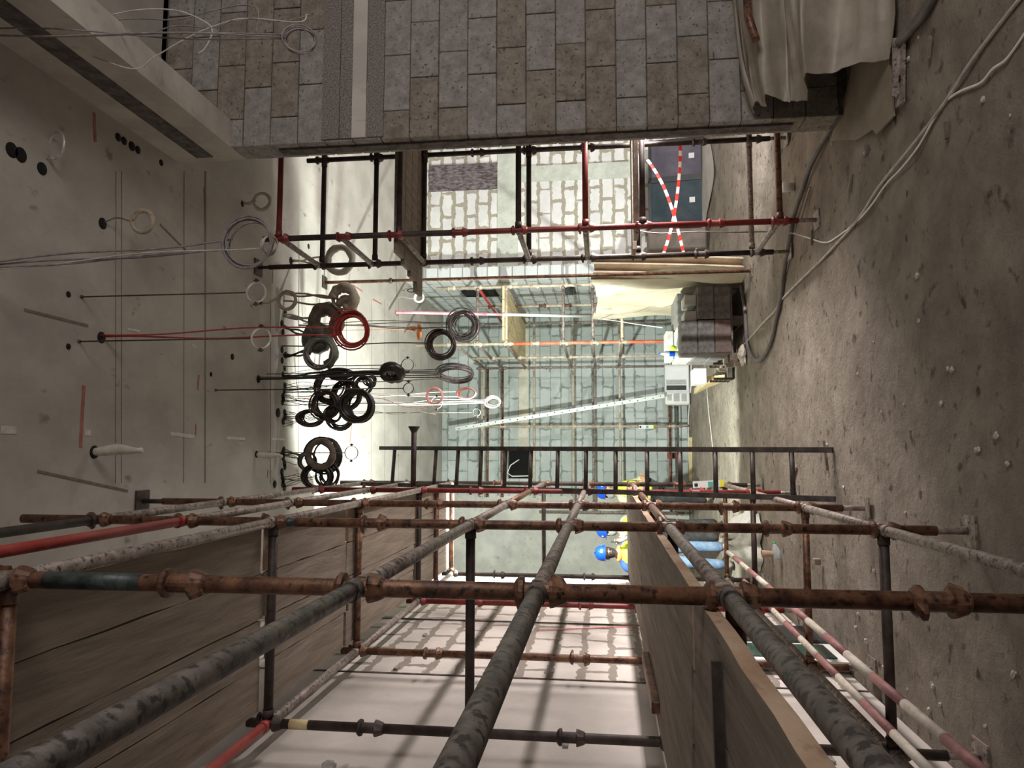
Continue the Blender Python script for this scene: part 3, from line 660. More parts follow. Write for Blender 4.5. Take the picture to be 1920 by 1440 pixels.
# coils, from the near ones to the far ones
coil('grey cable coil hanging in front of the top of the red scaffold post', 468, 457, 4.0, 48, (-60, 500), M_greyc, .006, 5, 3, jit=.13, drift=.06)
coil('small knot of pale cable tied at the foot of the grey coil', 505, 460, 4.02, 18, (-60, 500), M_palec, .004, 4, 1, nrm=(.2, .5, 1), jit=.3)
coil('thin wire coil hanging in front of the block wall', 560, 71, 3.9, 33, (-90, 60), M_greyc, .005, 5, 3, nrm=(.2, 1, .3), jit=.14, drift=.05, squash=.8)
g = random.Random(5)
for nm, pts in (('loose grey wire arcing in front of the near beam', [(-40, 60), (60, 50), (150, 40), (250, 18), (330, 18), (385, 40), (398, 58), (385, 88), (372, 99)]),
                ('loose dark wire with a bent end in front of the block wall', [(-40, 55), (110, 50), (240, 34), (330, 35), (400, 18), (450, 8), (480, 13), (485, 30), (480, 60)]),
                ('loose pale wire looping under the beam corner', [(-40, 90), (60, 88), (160, 102), (250, 128), (290, 105), (350, 70), (400, 48), (460, 33), (560, 40), (575, 25)]),
                ('loose wire crossing over the dark beam', [(-40, 92), (120, 76), (210, 62), (270, 63), (330, 47), (400, 50), (450, 33), (530, 38), (582, 26)])):
    q = MB(); P = [at(x, y, Y=3.9) for x, y in pts]; S = []
    for i in range(len(P)-1):
        p0 = P[max(i-1, 0)]; p1 = P[i]; p2 = P[i+1]; p3 = P[min(i+2, len(P)-1)]
        for k in range(6):
            t = k/6; S.append(.5*((2*p1)+(-p0+p2)*t+(2*p0-5*p1+4*p2-p3)*t*t+(-p0+3*p1-3*p2+p3)*t**3))
    S.append(P[-1]); q.path(S, .0045, 6); q.build('loose_wire', M_palec if 'pale' in nm or 'grey' in nm else M_greyc, label=nm, cat='wire', group='loose wires by the block wall')
coil('small tan taped coil hanging alone under the dark ceiling', 268, 414, 4.75, 23, (192, 418), M_tape, .006, 3, 1, wrap=(M_tape, .018, 1), jit=.04, hm=M_darktape)
coil('cream taped loop hanging just above the red post', 492, 377, 6.6, 17, (455, 381), M_creamtape, .008, 3, 2, wrap=(M_creamtape, .018, 1), jit=.03)
coil('red cable coil on long red cables', 660, 617, 4.9, 33, (190, 632), M_redc, .006, 10, 2, jit=.22, drift=.03, nrm=(.3, 1, 0))
coil('fat cream taped coil seen through the scaffold post', 638, 486, 7.3, 25, (548, 487), M_creamtape, .012, 3, 2, wrap=(M_creamtape, .038, 1), jit=.03)
coil('taped loop with octagonal look, left of the tan bags', 539, 562, 7.0, 18, (489, 565), M_tape, .010, 3, 1, wrap=(M_tape, .017, 1), jit=.04)
GR = 'taped bundles hanging in the ceiling row'
coil('tan taped bundle arching at the top of the cluster', 645, 558, 7.4, 22, (533, 548), M_tape, .012, 3, 2, wrap=(M_tape, .055, .75), group=GR, jit=.03)
coil('tan taped bundle sagging just below the arched one', 650, 572, 7.45, 14, (533, 566), M_tape, .012, 3, 1, wrap=(M_tape, .05, .8), group=GR, jit=.03)
coil('grey-green plastic wrapped fat coil behind the red coil', 612, 600, 7.5, 24, (533, 592), M_tape, .012, 3, 3, wrap=(M_darktape, .075, 1), group=GR, jit=.04, hm=M_creamtape)
coil('olive plastic wrapped lump to the left of the red coil', 595, 632, 7.5, 16, (533, 612), M_greentape, .012, 3, 3, wrap=(M_greentape, .085, 1), group=GR, jit=.04)
coil('grey cables bundle with olive wrapping under the red cables', 602, 660, 7.4, 28, (533, 665), M_greyc, .009, 9, 5, wrap=(M_greentape, .045, .7), group=GR, jit=.14, drift=.08, hm=M_blackc)
GB = 'dark cable coils hanging in the ceiling row'
def dk(label, px, py, r, hy, m_=M_blackc, turns=14, tr=.009, strands=4, **k): coil(label, px, py, k.pop('D', 7.6)+rnd.uniform(-.12, .12), r, (533, hy), m_, tr, turns, strands, group=GB, hr=.3, jit=k.pop('jit', .17), drift=.08, **k)
dk('flat black coil seen edge-on, just under the olive bundle', 640, 700, 24, 701, squash=.35)
dk('open brown coil at the top of the black cluster', 625, 725, 30, 725, M_brownc)
dk('brown coil overlapping the open one to its right', 650, 740, 26, 735, M_brownc)
dk('small black coil with an oval gap near the cluster edge', 683, 722, 16, 731, turns=6)
dk('little tangled coil sticking out of the cluster', 695, 713, 9, 733, turns=5, jit=.3)
dk('brown coil in the middle of the cluster', 612, 757, 26, 747, M_brownc)
dk('glossy black thick coil, the fullest of the cluster', 672, 760, 28, 752, turns=22, tr=.012)
dk('squashed dark pouch of cable on the cluster lower left', 583, 783, 24, 778, M_brownc, turns=12, squash=.6)
dk('wide black ring coil hanging lowest of the cluster', 638, 780, 24, 785, turns=12)
dk('round black coil with a white gap in the middle', 628, 775, 15, 790, turns=6)
dk('black coil behind the brown taped ring', 610, 853, 31, 851, turns=13)
dk('thin black ring beside the taped ring', 578, 864, 17, 857, turns=3, tr=.011)
dk('black cable tangle directly above the scaffold top', 597, 893, 25, 895, turns=12, squash=.85)
dk('open black loop right of that tangle', 618, 890, 20, 902, turns=5)
coil('brown taped ring on a taped strap', 602, 850, 7.4, 25, (533, 851), M_darktape, .01, 3, 2, wrap=(M_darktape, .035, 1), jit=.04)
coil('grey cable coil, upper one before the far scaffold', 869, 608, 8.3, 26, (560, 610), M_greyc, .007, 16, 2, jit=.26, drift=.06)
coil('brown cable coil, left of and below the upper grey one', 829, 645, 7.6, 25, (530, 648), M_brownc, .007, 14, 1, jit=.2, drift=.05)
coil('oval grey coil seen nearly edge-on before the back wall', 855, 698, 7.4, 33, (485, 708), M_greyc, .006, 12, 4, nrm=(1, .35, 0), squash=1, jit=.14, drift=.05, hm=M_blackc)
coil('black and white plastic wrapped bundle on thin cables', 736, 698, 7.2, 16, (532, 703), M_blackc, .01, 8, 3, wrap=(M_blackc, .05, 1), nrm=(1, .8, 0), jit=.06)
coil('small pink coil with red tape', 816, 741, 8.2, 15, (560, 742), M_pinkc, .006, 6, 2, jit=.12, hm=M_whitec)
coil('pink coil with a dark buckle, farther along', 876, 737, 8.6, 17, (590, 745), M_pinkc, .006, 6, 2, jit=.14, squash=.6, hm=M_whitec)
coil('white cable bundle hanging lowest over the back wall', 925, 752, 8.8, 13, (590, 757), M_whitec, .007, 8, 3, jit=.22, squash=.7)
coil('tiny white taped coil near the far ceiling corner', 787, 557, 11.2, 9, (745, 556), M_whitec, .012, 4, 1, jit=.1)
coil('thin dark loop hanging near the far ceiling corner', 772, 543, 11.0, 9, (755, 541), M_blackc, .005, 2, 1, jit=.1, squash=.4)
# dropped pieces, wrapped tails
def tail(label, p0, p1, D, th, m_):
    a = at(*p0, Y=D); b = at(*p1, Y=D); q = MB(); n = 9; P = wob(a, b, n, .01, 0, int(p0[0])); q.path(P, [th*(.55+.6*math.sin(PI*min(1, (i+1)/n))) for i in range(n+1)], 8)
    q.build('wrapped_cable_end', m_, label=label, cat='cable end', group='wrapped cable ends')
tail('white taped cable end hanging alone from a black hole', (178, 846), (268, 843), 4.6, .032, M_creamtape)
tail('smaller cream taped cable end farther back', (484, 851), (530, 855), 7.0, .03, M_creamtape)
q = MB(); a = at(787, 620, Y=8.6); q.ball(a, (.10, .02, .03), 8, 6, .3); q.ball(a+V(.03, 0, .09), (.03, .02, .06), 8, 6, .3); q.tube(a+V(.03, 0, .12), V(a.x+.03, a.y, CEIL), .003, 6); q.build('crumpled_foil', M_orangetool, label='crumpled orange scrap hanging from wires before the far ceiling', cat='scrap')
for k, (x0, y0, x1, y1, m_, D) in enumerate([(560, 605, 842, 603, M_blackc, 8.1), (600, 612, 845, 612, M_blackc, 8.1), (530, 700, 830, 690, M_blackc, 7.2), (485, 711, 850, 708, M_greyc, 7.15), (700, 745, 800, 765, M_pinkc, 8), (705, 770, 818, 776, M_whitec, 8), (700, 757, 915, 748, M_whitec, 8.7)]):
    q = MB(); a_ = at(x0, y0, Y=D); q.path([V(a_.x, a_.y, CEIL)]+wob(a_, at(x1, y1, Y=D), 16, .03, 0, k), .004, 6)
    q.build('hanging_wire', m_, label='%s thin wire under the far ceiling, %s' % ({M_blackc.name: 'black', M_greyc.name: 'grey', M_pinkc.name: 'pink', M_whitec.name: 'white'}[m_.name], ('highest of them beside the upper grey coil', 'next to the highest one', 'above the wrapped bundle', 'just under the wrapped bundle', 'curving beside the small pink coil', 'lowest, under the pink coil', 'leading to the white bundle')[k]), cat='wire', group='thin wires under the far ceiling')

# ================================================================ BLOCK STACK ON PALLET
pal = thing('pallet', (1.6, 9.95, FLOOR), 'dark wooden pallet under the stack of grey concrete blocks', 'pallet')
for k in range(5): MB().box((1.60, 9.36+.28*k, FLOOR+.135), (.98, .13, .022)).build('deck_board', M_wood, pal)
for x in (1.14, 1.6, 2.06):
    for y in (9.36, 9.92, 10.48): MB().box((x, y, FLOOR+.075), (.11, .11, .095)).build('spacer_block', M_darktape, pal)
    MB().box((x, 9.92, FLOOR+.014), (.10, 1.25, .022)).build('bottom_board', M_wood, pal)
M_cb = mat('dark_concrete_block', (.12, .115, .11), (.21, .20, .19), scale=14, rough=.95, bump=.5, bscale=50, bdist=.005)
M_cb2 = mat('brown_concrete_block', (.15, .11, .095), (.20, .155, .14), scale=14, rough=.95, bump=.5, bscale=50, bdist=.005)
M_cb3 = mat('pale_concrete_block', (.38, .38, .36), (.50, .50, .47), scale=14, rough=.95, bump=.5, bscale=50, bdist=.005)
zb0 = FLOOR+.147
lay = ('bottom', 'second', 'third', 'top'); row = ('front', 'second', 'third', 'back')
for kz in range(4):
    for ky in range(3):
        for kx in range(2):
            if kz == 3 and (kx == 1 or ky == 0): 
                if not (kz == 3 and ky > 0 and kx == 0): continue
            if kz == 3: continue
            x = 1.395+.425*kx; y = 9.45+.43*ky
            side = 'left' if kx == 0 else 'right'
            if kz == 2 and kx == 1 and ky == 0: continue
            if kz == 2 and kx == 1 and ky == 0: dz = .16
            else: dz = 0
            q = MB(); m_ = M_cb3 if ky > 0 and kx == 0 and kz == 2 else (M_cb2 if (kz == 0 and kx == 0 and ky == 0) else M_cb)
            q.cbox((x+rnd.uniform(-.004, .004), y+rnd.uniform(-.006, .006), zb0+.1+.2035*kz), (.415, .41, .2), .012)
            q.build('concrete_block', m_, label='grey concrete block of the pallet stack: %s layer, %s row, %s side' % (lay[kz], row[ky], side), cat='concrete block', group='concrete blocks stacked on the pallet')
ztop = zb0+.2035*3
q = MB(); q.cbox((1.42, 10.35, ztop+.052), (.40, .41, .10), .01); q.build('concrete_block', M_cb3, label='thin pale block lying on top of the pallet stack at the back left', cat='concrete block', group='concrete blocks stacked on the pallet')
for k in range(2):
    q = MB(); q.cbox((1.66+.20*k, 9.46, zb0+.2035*2+.075), (.13, .36, .15), .008); q.build('concrete_block', M_cb3, label='narrow pale block on the stack, front right, %s' % ('left of the pair' if k == 0 else 'right of the pair'), cat='concrete block', group='concrete blocks stacked on the pallet')
# bottle and ball on the stack
b = thing('water_bottle', (1.22, 9.55, ztop), 'clear water bottle with a blue band standing on the concrete block stack', 'bottle')
MB().lathe((1.235, 9.6, ztop), [(.0, .0), (.033, .0), (.035, .02), (.035, .15), (.018, .2), (.012, .21), (.012, .235), (0, .235)]).build('bottle_body', M_clear, b)
MB().lathe((1.235, 9.6, ztop+.04), [(.036, 0), (.036, .07)]).build('blue_label', M_blue, b); MB().lathe((1.235, 9.6, ztop+.225), [(.014, 0), (.014, .02), (0, .02)]).build('cap', M_blue, b)
MB().ball((1.32, 9.75, ztop+.045), .045, 14, 10).build('small_ball', M_lime, label='small lime green ball of tape on top of the concrete block stack', cat='ball')
# battens and crate left of the stack
for k in range(5):
    q = MB(); q.bar((1.02+.0*k, 10.7+.05*k, FLOOR+.03+.0405*k), (1.06-.02*k, 12.2+.1*k, FLOOR+.03+.0405*k), .09, .04); q.build('timber_batten', M_timber, label='yellow timber batten left of the block stack, %s of the pile' % ('lowest', 'second from the bottom', 'middle', 'second from the top', 'topmost')[k], cat='batten', group='yellow battens beside the blocks')
cr = thing('plastic_crate', (1.08, 10.1, FLOOR), 'black slatted plastic crate on the floor left of the block stack', 'crate')
for s in (-1, 1):
    for k in range(4): MB().box((1.04+s*.10, 10.15, FLOOR+.05+.06*k), (.012, .36, .035)).build('slat', M_blackc, cr)
MB().box((1.04, 10.15, FLOOR+.02), (.21, .36, .02)).build('base', M_blackc, cr)
for s in (-1, 1):
    for k in range(2): MB().box((1.04+s*.10, 10.15+(k*2-1)*.175, FLOOR+.14), (.03, .03, .26)).build('corner_post', M_blackc, cr)
q = MB(); q.cbox((1.06, 10.95, FLOOR+.34), (.22, .45, .18), .01); q.build('white_box', M_white, label='white foam box on the yellow battens left of the block stack', cat='box')
# white switchgear box by the back wall
e0 = at(1246, 684, Y=15.0); e1 = at(1294, 758, Y=15.0)
bw_, bh_ = e0.x-e1.x, e0.z-FLOOR-.03; cx = (e0.x+e1.x)/2; cz = FLOOR+.03+bh_/2
bx = thing('equipment_cabinet', (cx, 14.92, FLOOR), 'white metal equipment cabinet with grey openings near the back wall', 'cabinet')
q = MB(); q.cbox((cx, 14.92, cz), (bw_, .26, bh_), .02); q.build('housing', M_white, bx)
MB().box((cx, 14.93, FLOOR+.015), (bw_*.9, .2, .03)).build('plinth', M_alu, bx)
MB().box((cx-bw_*.5, 14.93, cz), (.012, .24, bh_*.9)).build('side_panel', M_creamtape, bx)
for u0, u1, v0, v1, m_ in ((.39, .50, .05, .86, M_greyp), (.53, .64, .05, .86, M_alu), (.73, .92, .66, .86, M_greyp), (.73, .92, .34, .57, M_greyp), (.84, .95, .05, .25, M_greyp)):
    xa = cx+bw_/2-u0*bw_; xb = cx+bw_/2-u1*bw_; za = FLOOR+.03+bh_*(1-v0); zc = FLOOR+.03+bh_*(1-v1)
    if u0 > .8: xa, xb = cx+bw_/2-.75*bw_, cx+bw_/2-.90*bw_; za, zc = cz+bh_*.42, cz+bh_*.25
    MB().box(((xa+xb)/2, 14.785, (za+zc)/2), (abs(xa-xb), .02, abs(za-zc))).build('opening_panel', m_, bx)
# red box on the back wall, conduits, pipes
e = at(1262, 853, Y=15.4)
rb = thing('red_box', e+V(0, 0, -.1), 'small red and black box on the back wall just above the floor', 'box')
MB().cbox(e, (.12, .10, .20), .01).build('housing', M_red, rb); MB().cbox(e+V(.0, -.055, -.03), (.10, .02, .07), .003).build('black_panel', M_alu, rb)
q = MB(); q.tube(at(1257, 760, Y=15.45), at(1257, 920, Y=15.45), .018, 10); q.build('conduit', M_pinkp, label='pinkish pipe running level across the foot of the back wall', cat='pipe')
q = MB(); q.bar(at(1296, 818, Z=FLOOR+.03), at(1296, 900, Z=FLOOR+.03), .05, .06); q.build('timber_batten', M_timber, label='yellow batten lying along the foot of the back wall', cat='batten')
q = MB(); q.path(wob(at(1272, 760, Y=15.35), at(1274, 905, Y=15.35), 14, .03, 0, 3), .012, 8); q.build('floor_cable', M_blackc, label='black cable running along the foot of the back wall', cat='cable')
q = MB(); P = [at(x, y, Z=FLOOR+.012) for x, y in ((1297, 660), (1297, 720), (1292, 780), (1292, 840), (1295, 900))]; q.path(P, .012, 8); q.build('floor_cable', M_whitec, label='white cable lying along the edge of the far floor', cat='cable')
q = MB(); P = [at(x, y, Z=FLOOR+.008) for x, y in ((1322, 675), (1326, 720), (1330, 770), (1338, 840), (1345, 900), (1342, 940))]; q.path(P, .007, 8); q.build('floor_cable', M_whitec, label='thin pale cable snaking over the bright floor in front of the cabinet', cat='cable')
# hanging cable in the duct opening
q = MB(); q.path([V(bx0+.06, YB-.05, bz1-.45), V(bx0+.05, YB-.05, bz1-.1), V(bx0+.12, YB-.06, bz1+.0), V(bx0+.28, YB-.06, bz1-.07), V(bx0+.40, YB-.05, bz1-.25)], .012, 8); q.build('duct_cable', M_whitec, label='pale cable curling out of the black square opening in the back wall', cat='cable')
# scaffold tags
def tag(x, y, z, ln, label, along):
    a = Vector(along).normalized(); o = thing('scaffold_tag', (x, y, z-.15), label, 'tag', 'scaffold inspection tags'); c = V(x, y, z); n = V(0, -1, 0)
    MB().bar(c-a*ln/2, c+a*ln/2, .075, .008, up=n).build('card', M_white, o); MB().bar(c+a*ln*.36-V(0, .005, 0), c+a*ln*.5-V(0, .005, 0), .075, .008, up=n).build('yellow_end', M_tagY, o)
    MB().bar(c-a*ln*.02-V(0, .006, 0), c+a*ln*.14-V(0, .006, 0), .05, .006, up=n).build('printed_panel', M_teal, o)
    MB().lathe(c-a*ln*.40-V(0, .003, 0), [(0, .006), (.02, .006), (.02, 0)], axis=(0, -1, 0), n=12).build('hole', M_alu, o)
p = at(1213, 799, Y=15.05); tag(p.x, 15.05, p.z, .29, 'white and yellow tag tied to the far scaffold post by the back wall', (0, 0, -1))
p = at(1328, 911, Y=7.8); tag(p.x, 8.42, at(1330, 908, Y=8.42).z, .34, 'white and yellow tag tied to the far post of the left scaffold near the floor', (.06, 0, -1))

# ================================================================ SHEETS AND TARP
def spl(P, n=8):
    S = []
    for i in range(len(P)-1):
        p0 = P[max(i-1, 0)]; p1 = P[i]; p2 = P[i+1]; p3 = P[min(i+2, len(P)-1)]
        for k in range(n):
            t = k/n; S.append(.5*((2*p1)+(-p0+p2)*t+(2*p0-5*p1+4*p2-p3)*t*t+(-p0+3*p1-3*p2+p3)*t**3))
    S.append(P[-1]); return S
q = MB()
def sheetf(u, v):
    y = 8.75+2.85*u; x = 2.09-.03*u+.05*math.sin(u*14+v*3)*(.3+v)+.03*math.sin(u*31-v*7)+.10*v*math.sin(u*3)
    z = .16-.10*math.sin(PI*u)-(1.86-.10*math.sin(PI*u))*v
    return V(x, y, max(z, FLOOR+.01))
q.grid(sheetf, 60, 30); q2 = len(q.f)
q.grid(lambda u, v: sheetf(u, v)+V(.004, 0, 0), 60, 30)
q.build('plastic_sheet', M_sheet, label='cream plastic sheet hung from the lone pole back to the far scaffold', cat='sheet')
q = MB()
M_sheet2 = mat('brown_sheet', (.40, .31, .22), (.62, .53, .40), (.75, .72, .62), scale=3, rough=.5, bump=.6, bscale=6, bdist=.04, ramp3=(.66, .8))
q.grid(lambda u, v: V(2.09+.27*u, 9.0+.05*math.sin(u*16+v*4)+.25*v*v*.5, max(.14-.05*math.sin(u*3)-1.85*v, FLOOR+.012)), 40, 26)
q.grid(lambda u, v: V(2.09+.27*u, 9.004+.05*math.sin(u*16+v*4)+.25*v*v*.5, max(.14-.05*math.sin(u*3)-1.85*v, FLOOR+.012)), 40, 26)
q.build('plastic_sheet', M_sheet2, label='brownish dusty sheet hanging right of the lone pole, behind the block stack', cat='sheet')
q = MB(); q.path(wob(at(1118, 596, Y=11.6), at(1243, 613, Y=10.2), 10, .01, .05, 4), .006, 6); q.build('tie_rope', M_whitec, label='white rope from the sheet corner to the block stack', cat='rope')
# tarp-covered heap at the near right
def tarpf(u, v):
    x = 2.36+2.4*u                               # along the wall
    top = -.86-.06*math.sin(u*5)
    yb = YW-.03; yf = 4.02+.08*math.sin(u*9)
    prof = [(0, yb, top), (.25, yb-.22, top-.02), (.5, yb-.5, top-.22), (.75, yb-.72, -1.28), (1, yf+.05, -1.70)]
    for i in range(4):
        if v <= prof[i+1][0] or i == 3:
            t = (v-prof[i][0])/.25; t = t*t*(3-2*t)*.4+t*.6
            y = prof[i][1]+(prof[i+1][1]-prof[i][1])*t; z = prof[i][2]+(prof[i+1][2]-prof[i][2])*t; break
    e = math.exp(-u*6)                           # the left end falls away
    z = z-e*(z-FLOOR-.15)*.30*(1-.3*v); y = y+(yb-y)*e*.25
    f = .075*math.sin(v*19+u*2.2+1.2*math.sin(u*4))+.04*math.sin(v*37-u*5)+.022*abs(math.sin(v*61+u*7))+.02*math.sin(u*17+v*9)
    y -= f*(1 if v > .08 else .2)+.02; z += f*.7*math.sin(min(1, v*2)*PI/2)
    return V(x+.04*math.sin(v*9+u*4)-.10*v*(u < .1), min(y, YW-.03), max(z, FLOOR+.02))
q = MB(); q.grid(tarpf, 110, 60); q.grid(lambda u, v: tarpf(u, v)+V(0, .006, -.006), 110, 60)
q.build('tarpaulin', M_tarp, label='crumpled translucent tarpaulin draped over a heap at the foot of the block wall', cat='tarpaulin')
q = MB(); q.path([at(1400, -20, Y=4.75), at(1404, 30, Y=4.72), at(1418, 73, Y=4.66)], .026, 12); q.build('pipe_offcut', M_rust, label='short brown pipe sticking out of the tarpaulin by the block wall', cat='pipe')
def flat(name, pts, z, th, m_, label, cat, wav=0):
    P = [at(x, y, Z=z) for x, y in pts]; n = len(P); q = MB(); q.add([p+V(0, 0, th) for p in P]+P, [list(range(n))[::-1], [n+i for i in range(n)]]+[(i, (i+1) % n, n+(i+1) % n, n+i) for i in range(n)])
    return q.build(name, m_, label=label, cat=cat)
flat('cardboard_sheet', [(1678, 20), (1672, 120), (1680, 215), (1648, 250), (1640, 240), (1612, 260), (1560, 262), (1590, 170), (1620, 60)], FLOOR+.012, .012, M_card, 'torn brown cardboard sheet on the dirt beside the tarpaulin', 'cardboard')
ch = thing('steel_channel', at(1690, 140, Z=FLOOR), 'dusty steel channel with a square hole lying beside the cardboard', 'channel')
a = at(1689, 195, Z=FLOOR+.02); b_ = at(1690, 85, Z=FLOOR+.02)
MB().bar(a, b_, .11, .012).build('web', M_gal, ch); MB().bar(a+V(.05, 0, .02), b_+V(.05, 0, .02), .012, .045).build('flange', M_gal, ch); MB().box(a.lerp(b_, .45)+V(0, 0, .008), (.03, .03, .006)).build('square_hole', M_void, ch)
# hoses and cables on the floor
def floor_line(name, pts, r, m_, label, cat, z=None):
    P = []
    for p in pts:
        zz = FLOOR+r*.8+(p[2] if len(p) > 2 else 0); P.append(at(p[0], p[1], Z=zz))
    q = MB(); q.path(spl(P), r, 10); return q.build(name, m_, label=label, cat=cat)
floor_line('floor_cable', [(1935, -30), (1910, 0), (1847, 80), (1813, 127), (1773, 190), (1710, 273), (1650, 347), (1607, 413), (1547, 480), (1513, 513), (1467, 560), (1453, 583), (1433, 603), (1403, 637), (1396, 645)], .009, M_palec, 'long tan cable running across the dirt floor towards the block stack', 'cable')
floor_line('floor_cable', [(1930, 50), (1890, 107), (1863, 127), (1840, 153), (1800, 170), (1773, 190), (1752, 222), (1723, 273), (1690, 315), (1663, 343), (1635, 383), (1607, 414), (1570, 443), (1547, 453), (1513, 443), (1490, 436, .1)], .006, M_whitec, 'kinked white cable beside the long tan one on the floor', 'cable')
q = MB(); P = [at(1490, 436, Z=FLOOR+.1), at(1440, 433, Y=7.0), at(1380, 434, Y=7.0), at(1310, 433, Y=7.0), at(1240, 436, Y=7.0), at(1200, 432, Y=7.0)]; q.path(spl(P), .006, 8); q.build('hanging_wire', M_greyc, label='grey wire strung level in front of the side passage', cat='wire')
floor_line('hose', [(1560, 235), (1547, 257), (1520, 310), (1507, 350), (1490, 400), (1480, 460), (1472, 500), (1467, 550), (1458, 590), (1450, 630), (1440, 655), (1427, 673), (1413, 672), (1403, 650), (1400, 613), (1397, 573), (1388, 527)], .022, M_hose, 'grey hose looping on the floor around the front of the block stack', 'hose')
floor_line('hose', [(1760, -30), (1735, 20), (1700, 62), (1680, 90)], .03, M_hose, 'dark hose lying beside the cardboard at the near right', 'hose')
q = MB(); c = at(1392, 662, Z=FLOOR+.04)
q.ball(c, (.10, .09, .05), 10, 7, .3); q.ball(c+V(-.08, -.02, -.01), (.07, .08, .03), 9, 6, .35); q.build('crumpled_bag', M_creamtape, label='crumpled pale bag at the corner of the block stack', cat='bag')
MB().cbox(at(1378, 668, Z=FLOOR+.04), (.06, .10, .07), .01).build('blue_scrap', M_blueT, label='small blue wrapper beside the crumpled bag', cat='wrapper')
# cup and bottle
b = thing('plastic_bottle', at(1460, 1030, Z=FLOOR), 'small clear bottle with green cap lying on the dirt under the scaffold', 'bottle')
c = at(1458, 1037, Z=FLOOR+.035); ax = V(.75, .2, .12).normalized()
MB().lathe(c-ax*.05, [(0, 0), (.033, .0), (.034, .1), (.015, .14), (.012, .155), (0, .156)], axis=ax).build('bottle_body', M_clear, b); MB().lathe(c+ax*.1, [(0, .02), (.015, .02), (.015, 0)], axis=ax).build('cap', M_green, b)
q = MB(); q.lathe(at(1450, 1037, Z=FLOOR+.0), [(.03, 0), (.04, .11), (.036, .11), (.028, .008), (0, .008)]); q.build('paper_cup', M_woodedge, label='brown paper cup next to the green capped bottle', cat='cup')
q = MB(); q.lathe(at(1488, 349, Z=FLOOR), [(0, 0), (.04, 0), (.045, .09), (.03, .10), (0, .10)]); q.build('plastic_cup', M_white, label='white cup on the floor against the right scaffold post', cat='cup')
MB().cbox(at(1533, 1051, Z=FLOOR+.025), (.05, .05, .05), .005).build('timber_offcut', M_wood, label='little square timber offcut on the dirt under the scaffold', cat='offcut')
# barrier tape crossing in the passage
def tape(p0, p1, n, label, D0, D1):
    a = at(*p0, Y=D0); b = at(*p1, Y=D1); o = thing('barrier_tape', (a+b)/2, label, 'barrier tape', 'crossed barrier tapes'); sd = (b-a).cross(V(0, 1, 0)).normalized()*.014
    for i in range(n):
        f0, f1 = i/n, (i+1)/n; s = lambda f: a.lerp(b, f)+V(.03*math.sin(f*6), 0, -.05*math.sin(PI*f))
        q = MB(); th = V(0, .0015, 0); A = s(f0); B = s(f1)
        q.add([A-sd-th, A+sd-th, B+sd-th, B-sd-th, A-sd+th, A+sd+th, B+sd+th, B-sd+th], [(0, 1, 2, 3), (4, 7, 6, 5), (0, 4, 5, 1), (1, 5, 6, 2), (2, 6, 7, 3), (3, 7, 4, 0)]); q.build('stripe', M_tapeR if i % 2 else M_white, o)
tape((1215, 298), (1284, 476), 17, 'red and white barrier tape slanting from the dark post across the panes', 6.955, 6.955)
tape((1277, 262), (1243, 478), 19, 'red and white barrier tape crossing the other from the upper side', 6.96, 6.96)
# dark glazed units leaning on the passage wall
def pane(ya, yb, label, m_, y):
    A = at(1216, ya, Y=y); B = at(1322, yb, Y=y); x0, x1 = sorted((A.x, B.x)); z1 = A.z; z0 = FLOOR+.01; lean = .12
    o = thing('glazed_unit', ((x0+x1)/2, y, FLOOR), label, 'window unit', 'dark window units by the passage wall')
    R_ = Matrix.Rotation(-math.atan(lean/(z1-z0)), 3, 'X'); c = V((x0+x1)/2, y, (z0+z1)/2); w_ = x1-x0; h_ = z1-z0
    q = MB(); f = .05
    for dx, dz, sx, sz in ((0, h_/2-f/2, w_, f), (0, -h_/2+f/2, w_, f), (w_/2-f/2, 0, f, h_), (-w_/2+f/2, 0, f, h_)): q.box(c+R_ @ V(dx, 0, dz), (sx, .06, sz), R_)
    q.build('frame', M_alu, o); MB().box(c, (w_-f*2, .02, h_-f*2), R_).build('glass', m_, o)
    MB().box(c+R_ @ V(w_*.05, -.013, -h_*.28), (.09, .004, .09), R_).build('sticker', M_white, o)
M_glass2 = mat('violet_glass', (.11, .10, .13), (.17, .155, .19), scale=2, rough=.12, bump=0)
pane(262, 332, 'dark window unit with a violet sheen leaning on the passage wall', M_glass2, 12.3)
pane(336, 425, 'dark blue-green window unit leaning beside the violet one', M_glass, 12.3)
q = MB(); e = at(1240, 438, Y=12.2); q.cbox((e.x-.15, 12.2, (at(1215, 438, Y=12.2).z+FLOOR)/2+.02), (.34, .5, at(1215, 438, Y=12.2).z-FLOOR-.04), .02); q.build('packed_crate', mat('taupe_box', (.16, .135, .115), (.24, .205, .175), scale=5), label='tall taupe packed crate left of the window units', cat='crate')
q = MB(); q.grid(lambda u, v: V(at(1324+8*v+8*math.sin(u*6)*v, 262+215*u, Z=FLOOR+.01).x, at(1324+8*v+8*math.sin(u*6)*v, 262+215*u, Z=FLOOR+.01).y, FLOOR+.015+.05*(1-v)), 20, 3); q.build('sheet_edge', M_plaster, label='pale folded sheet on the floor in front of the window units', cat='sheet')
# glass pane stack and dark frame behind lower deck on the left wall
pk = thing('leaning_frame', (-1.48, 5.85, FLOOR), 'white framed greenish glass panel leaning on the left wall below the deck', 'window unit')
MB().box((-1.50, 5.85, -1.33), (.04, .5, .76)).build('frame', M_white, pk); MB().box((-1.476, 5.85, -1.33), (.012, .36, .62)).build('glass', mat('green_glass', (.02, .07, .05), rough=.1, bump=0), pk)
MB().cbox((-1.507, 6.35, -1.32), (.10, .5, .78), .01).build('black_case', M_alu, label='black upright case against the left wall beyond the glass panel', cat='case')
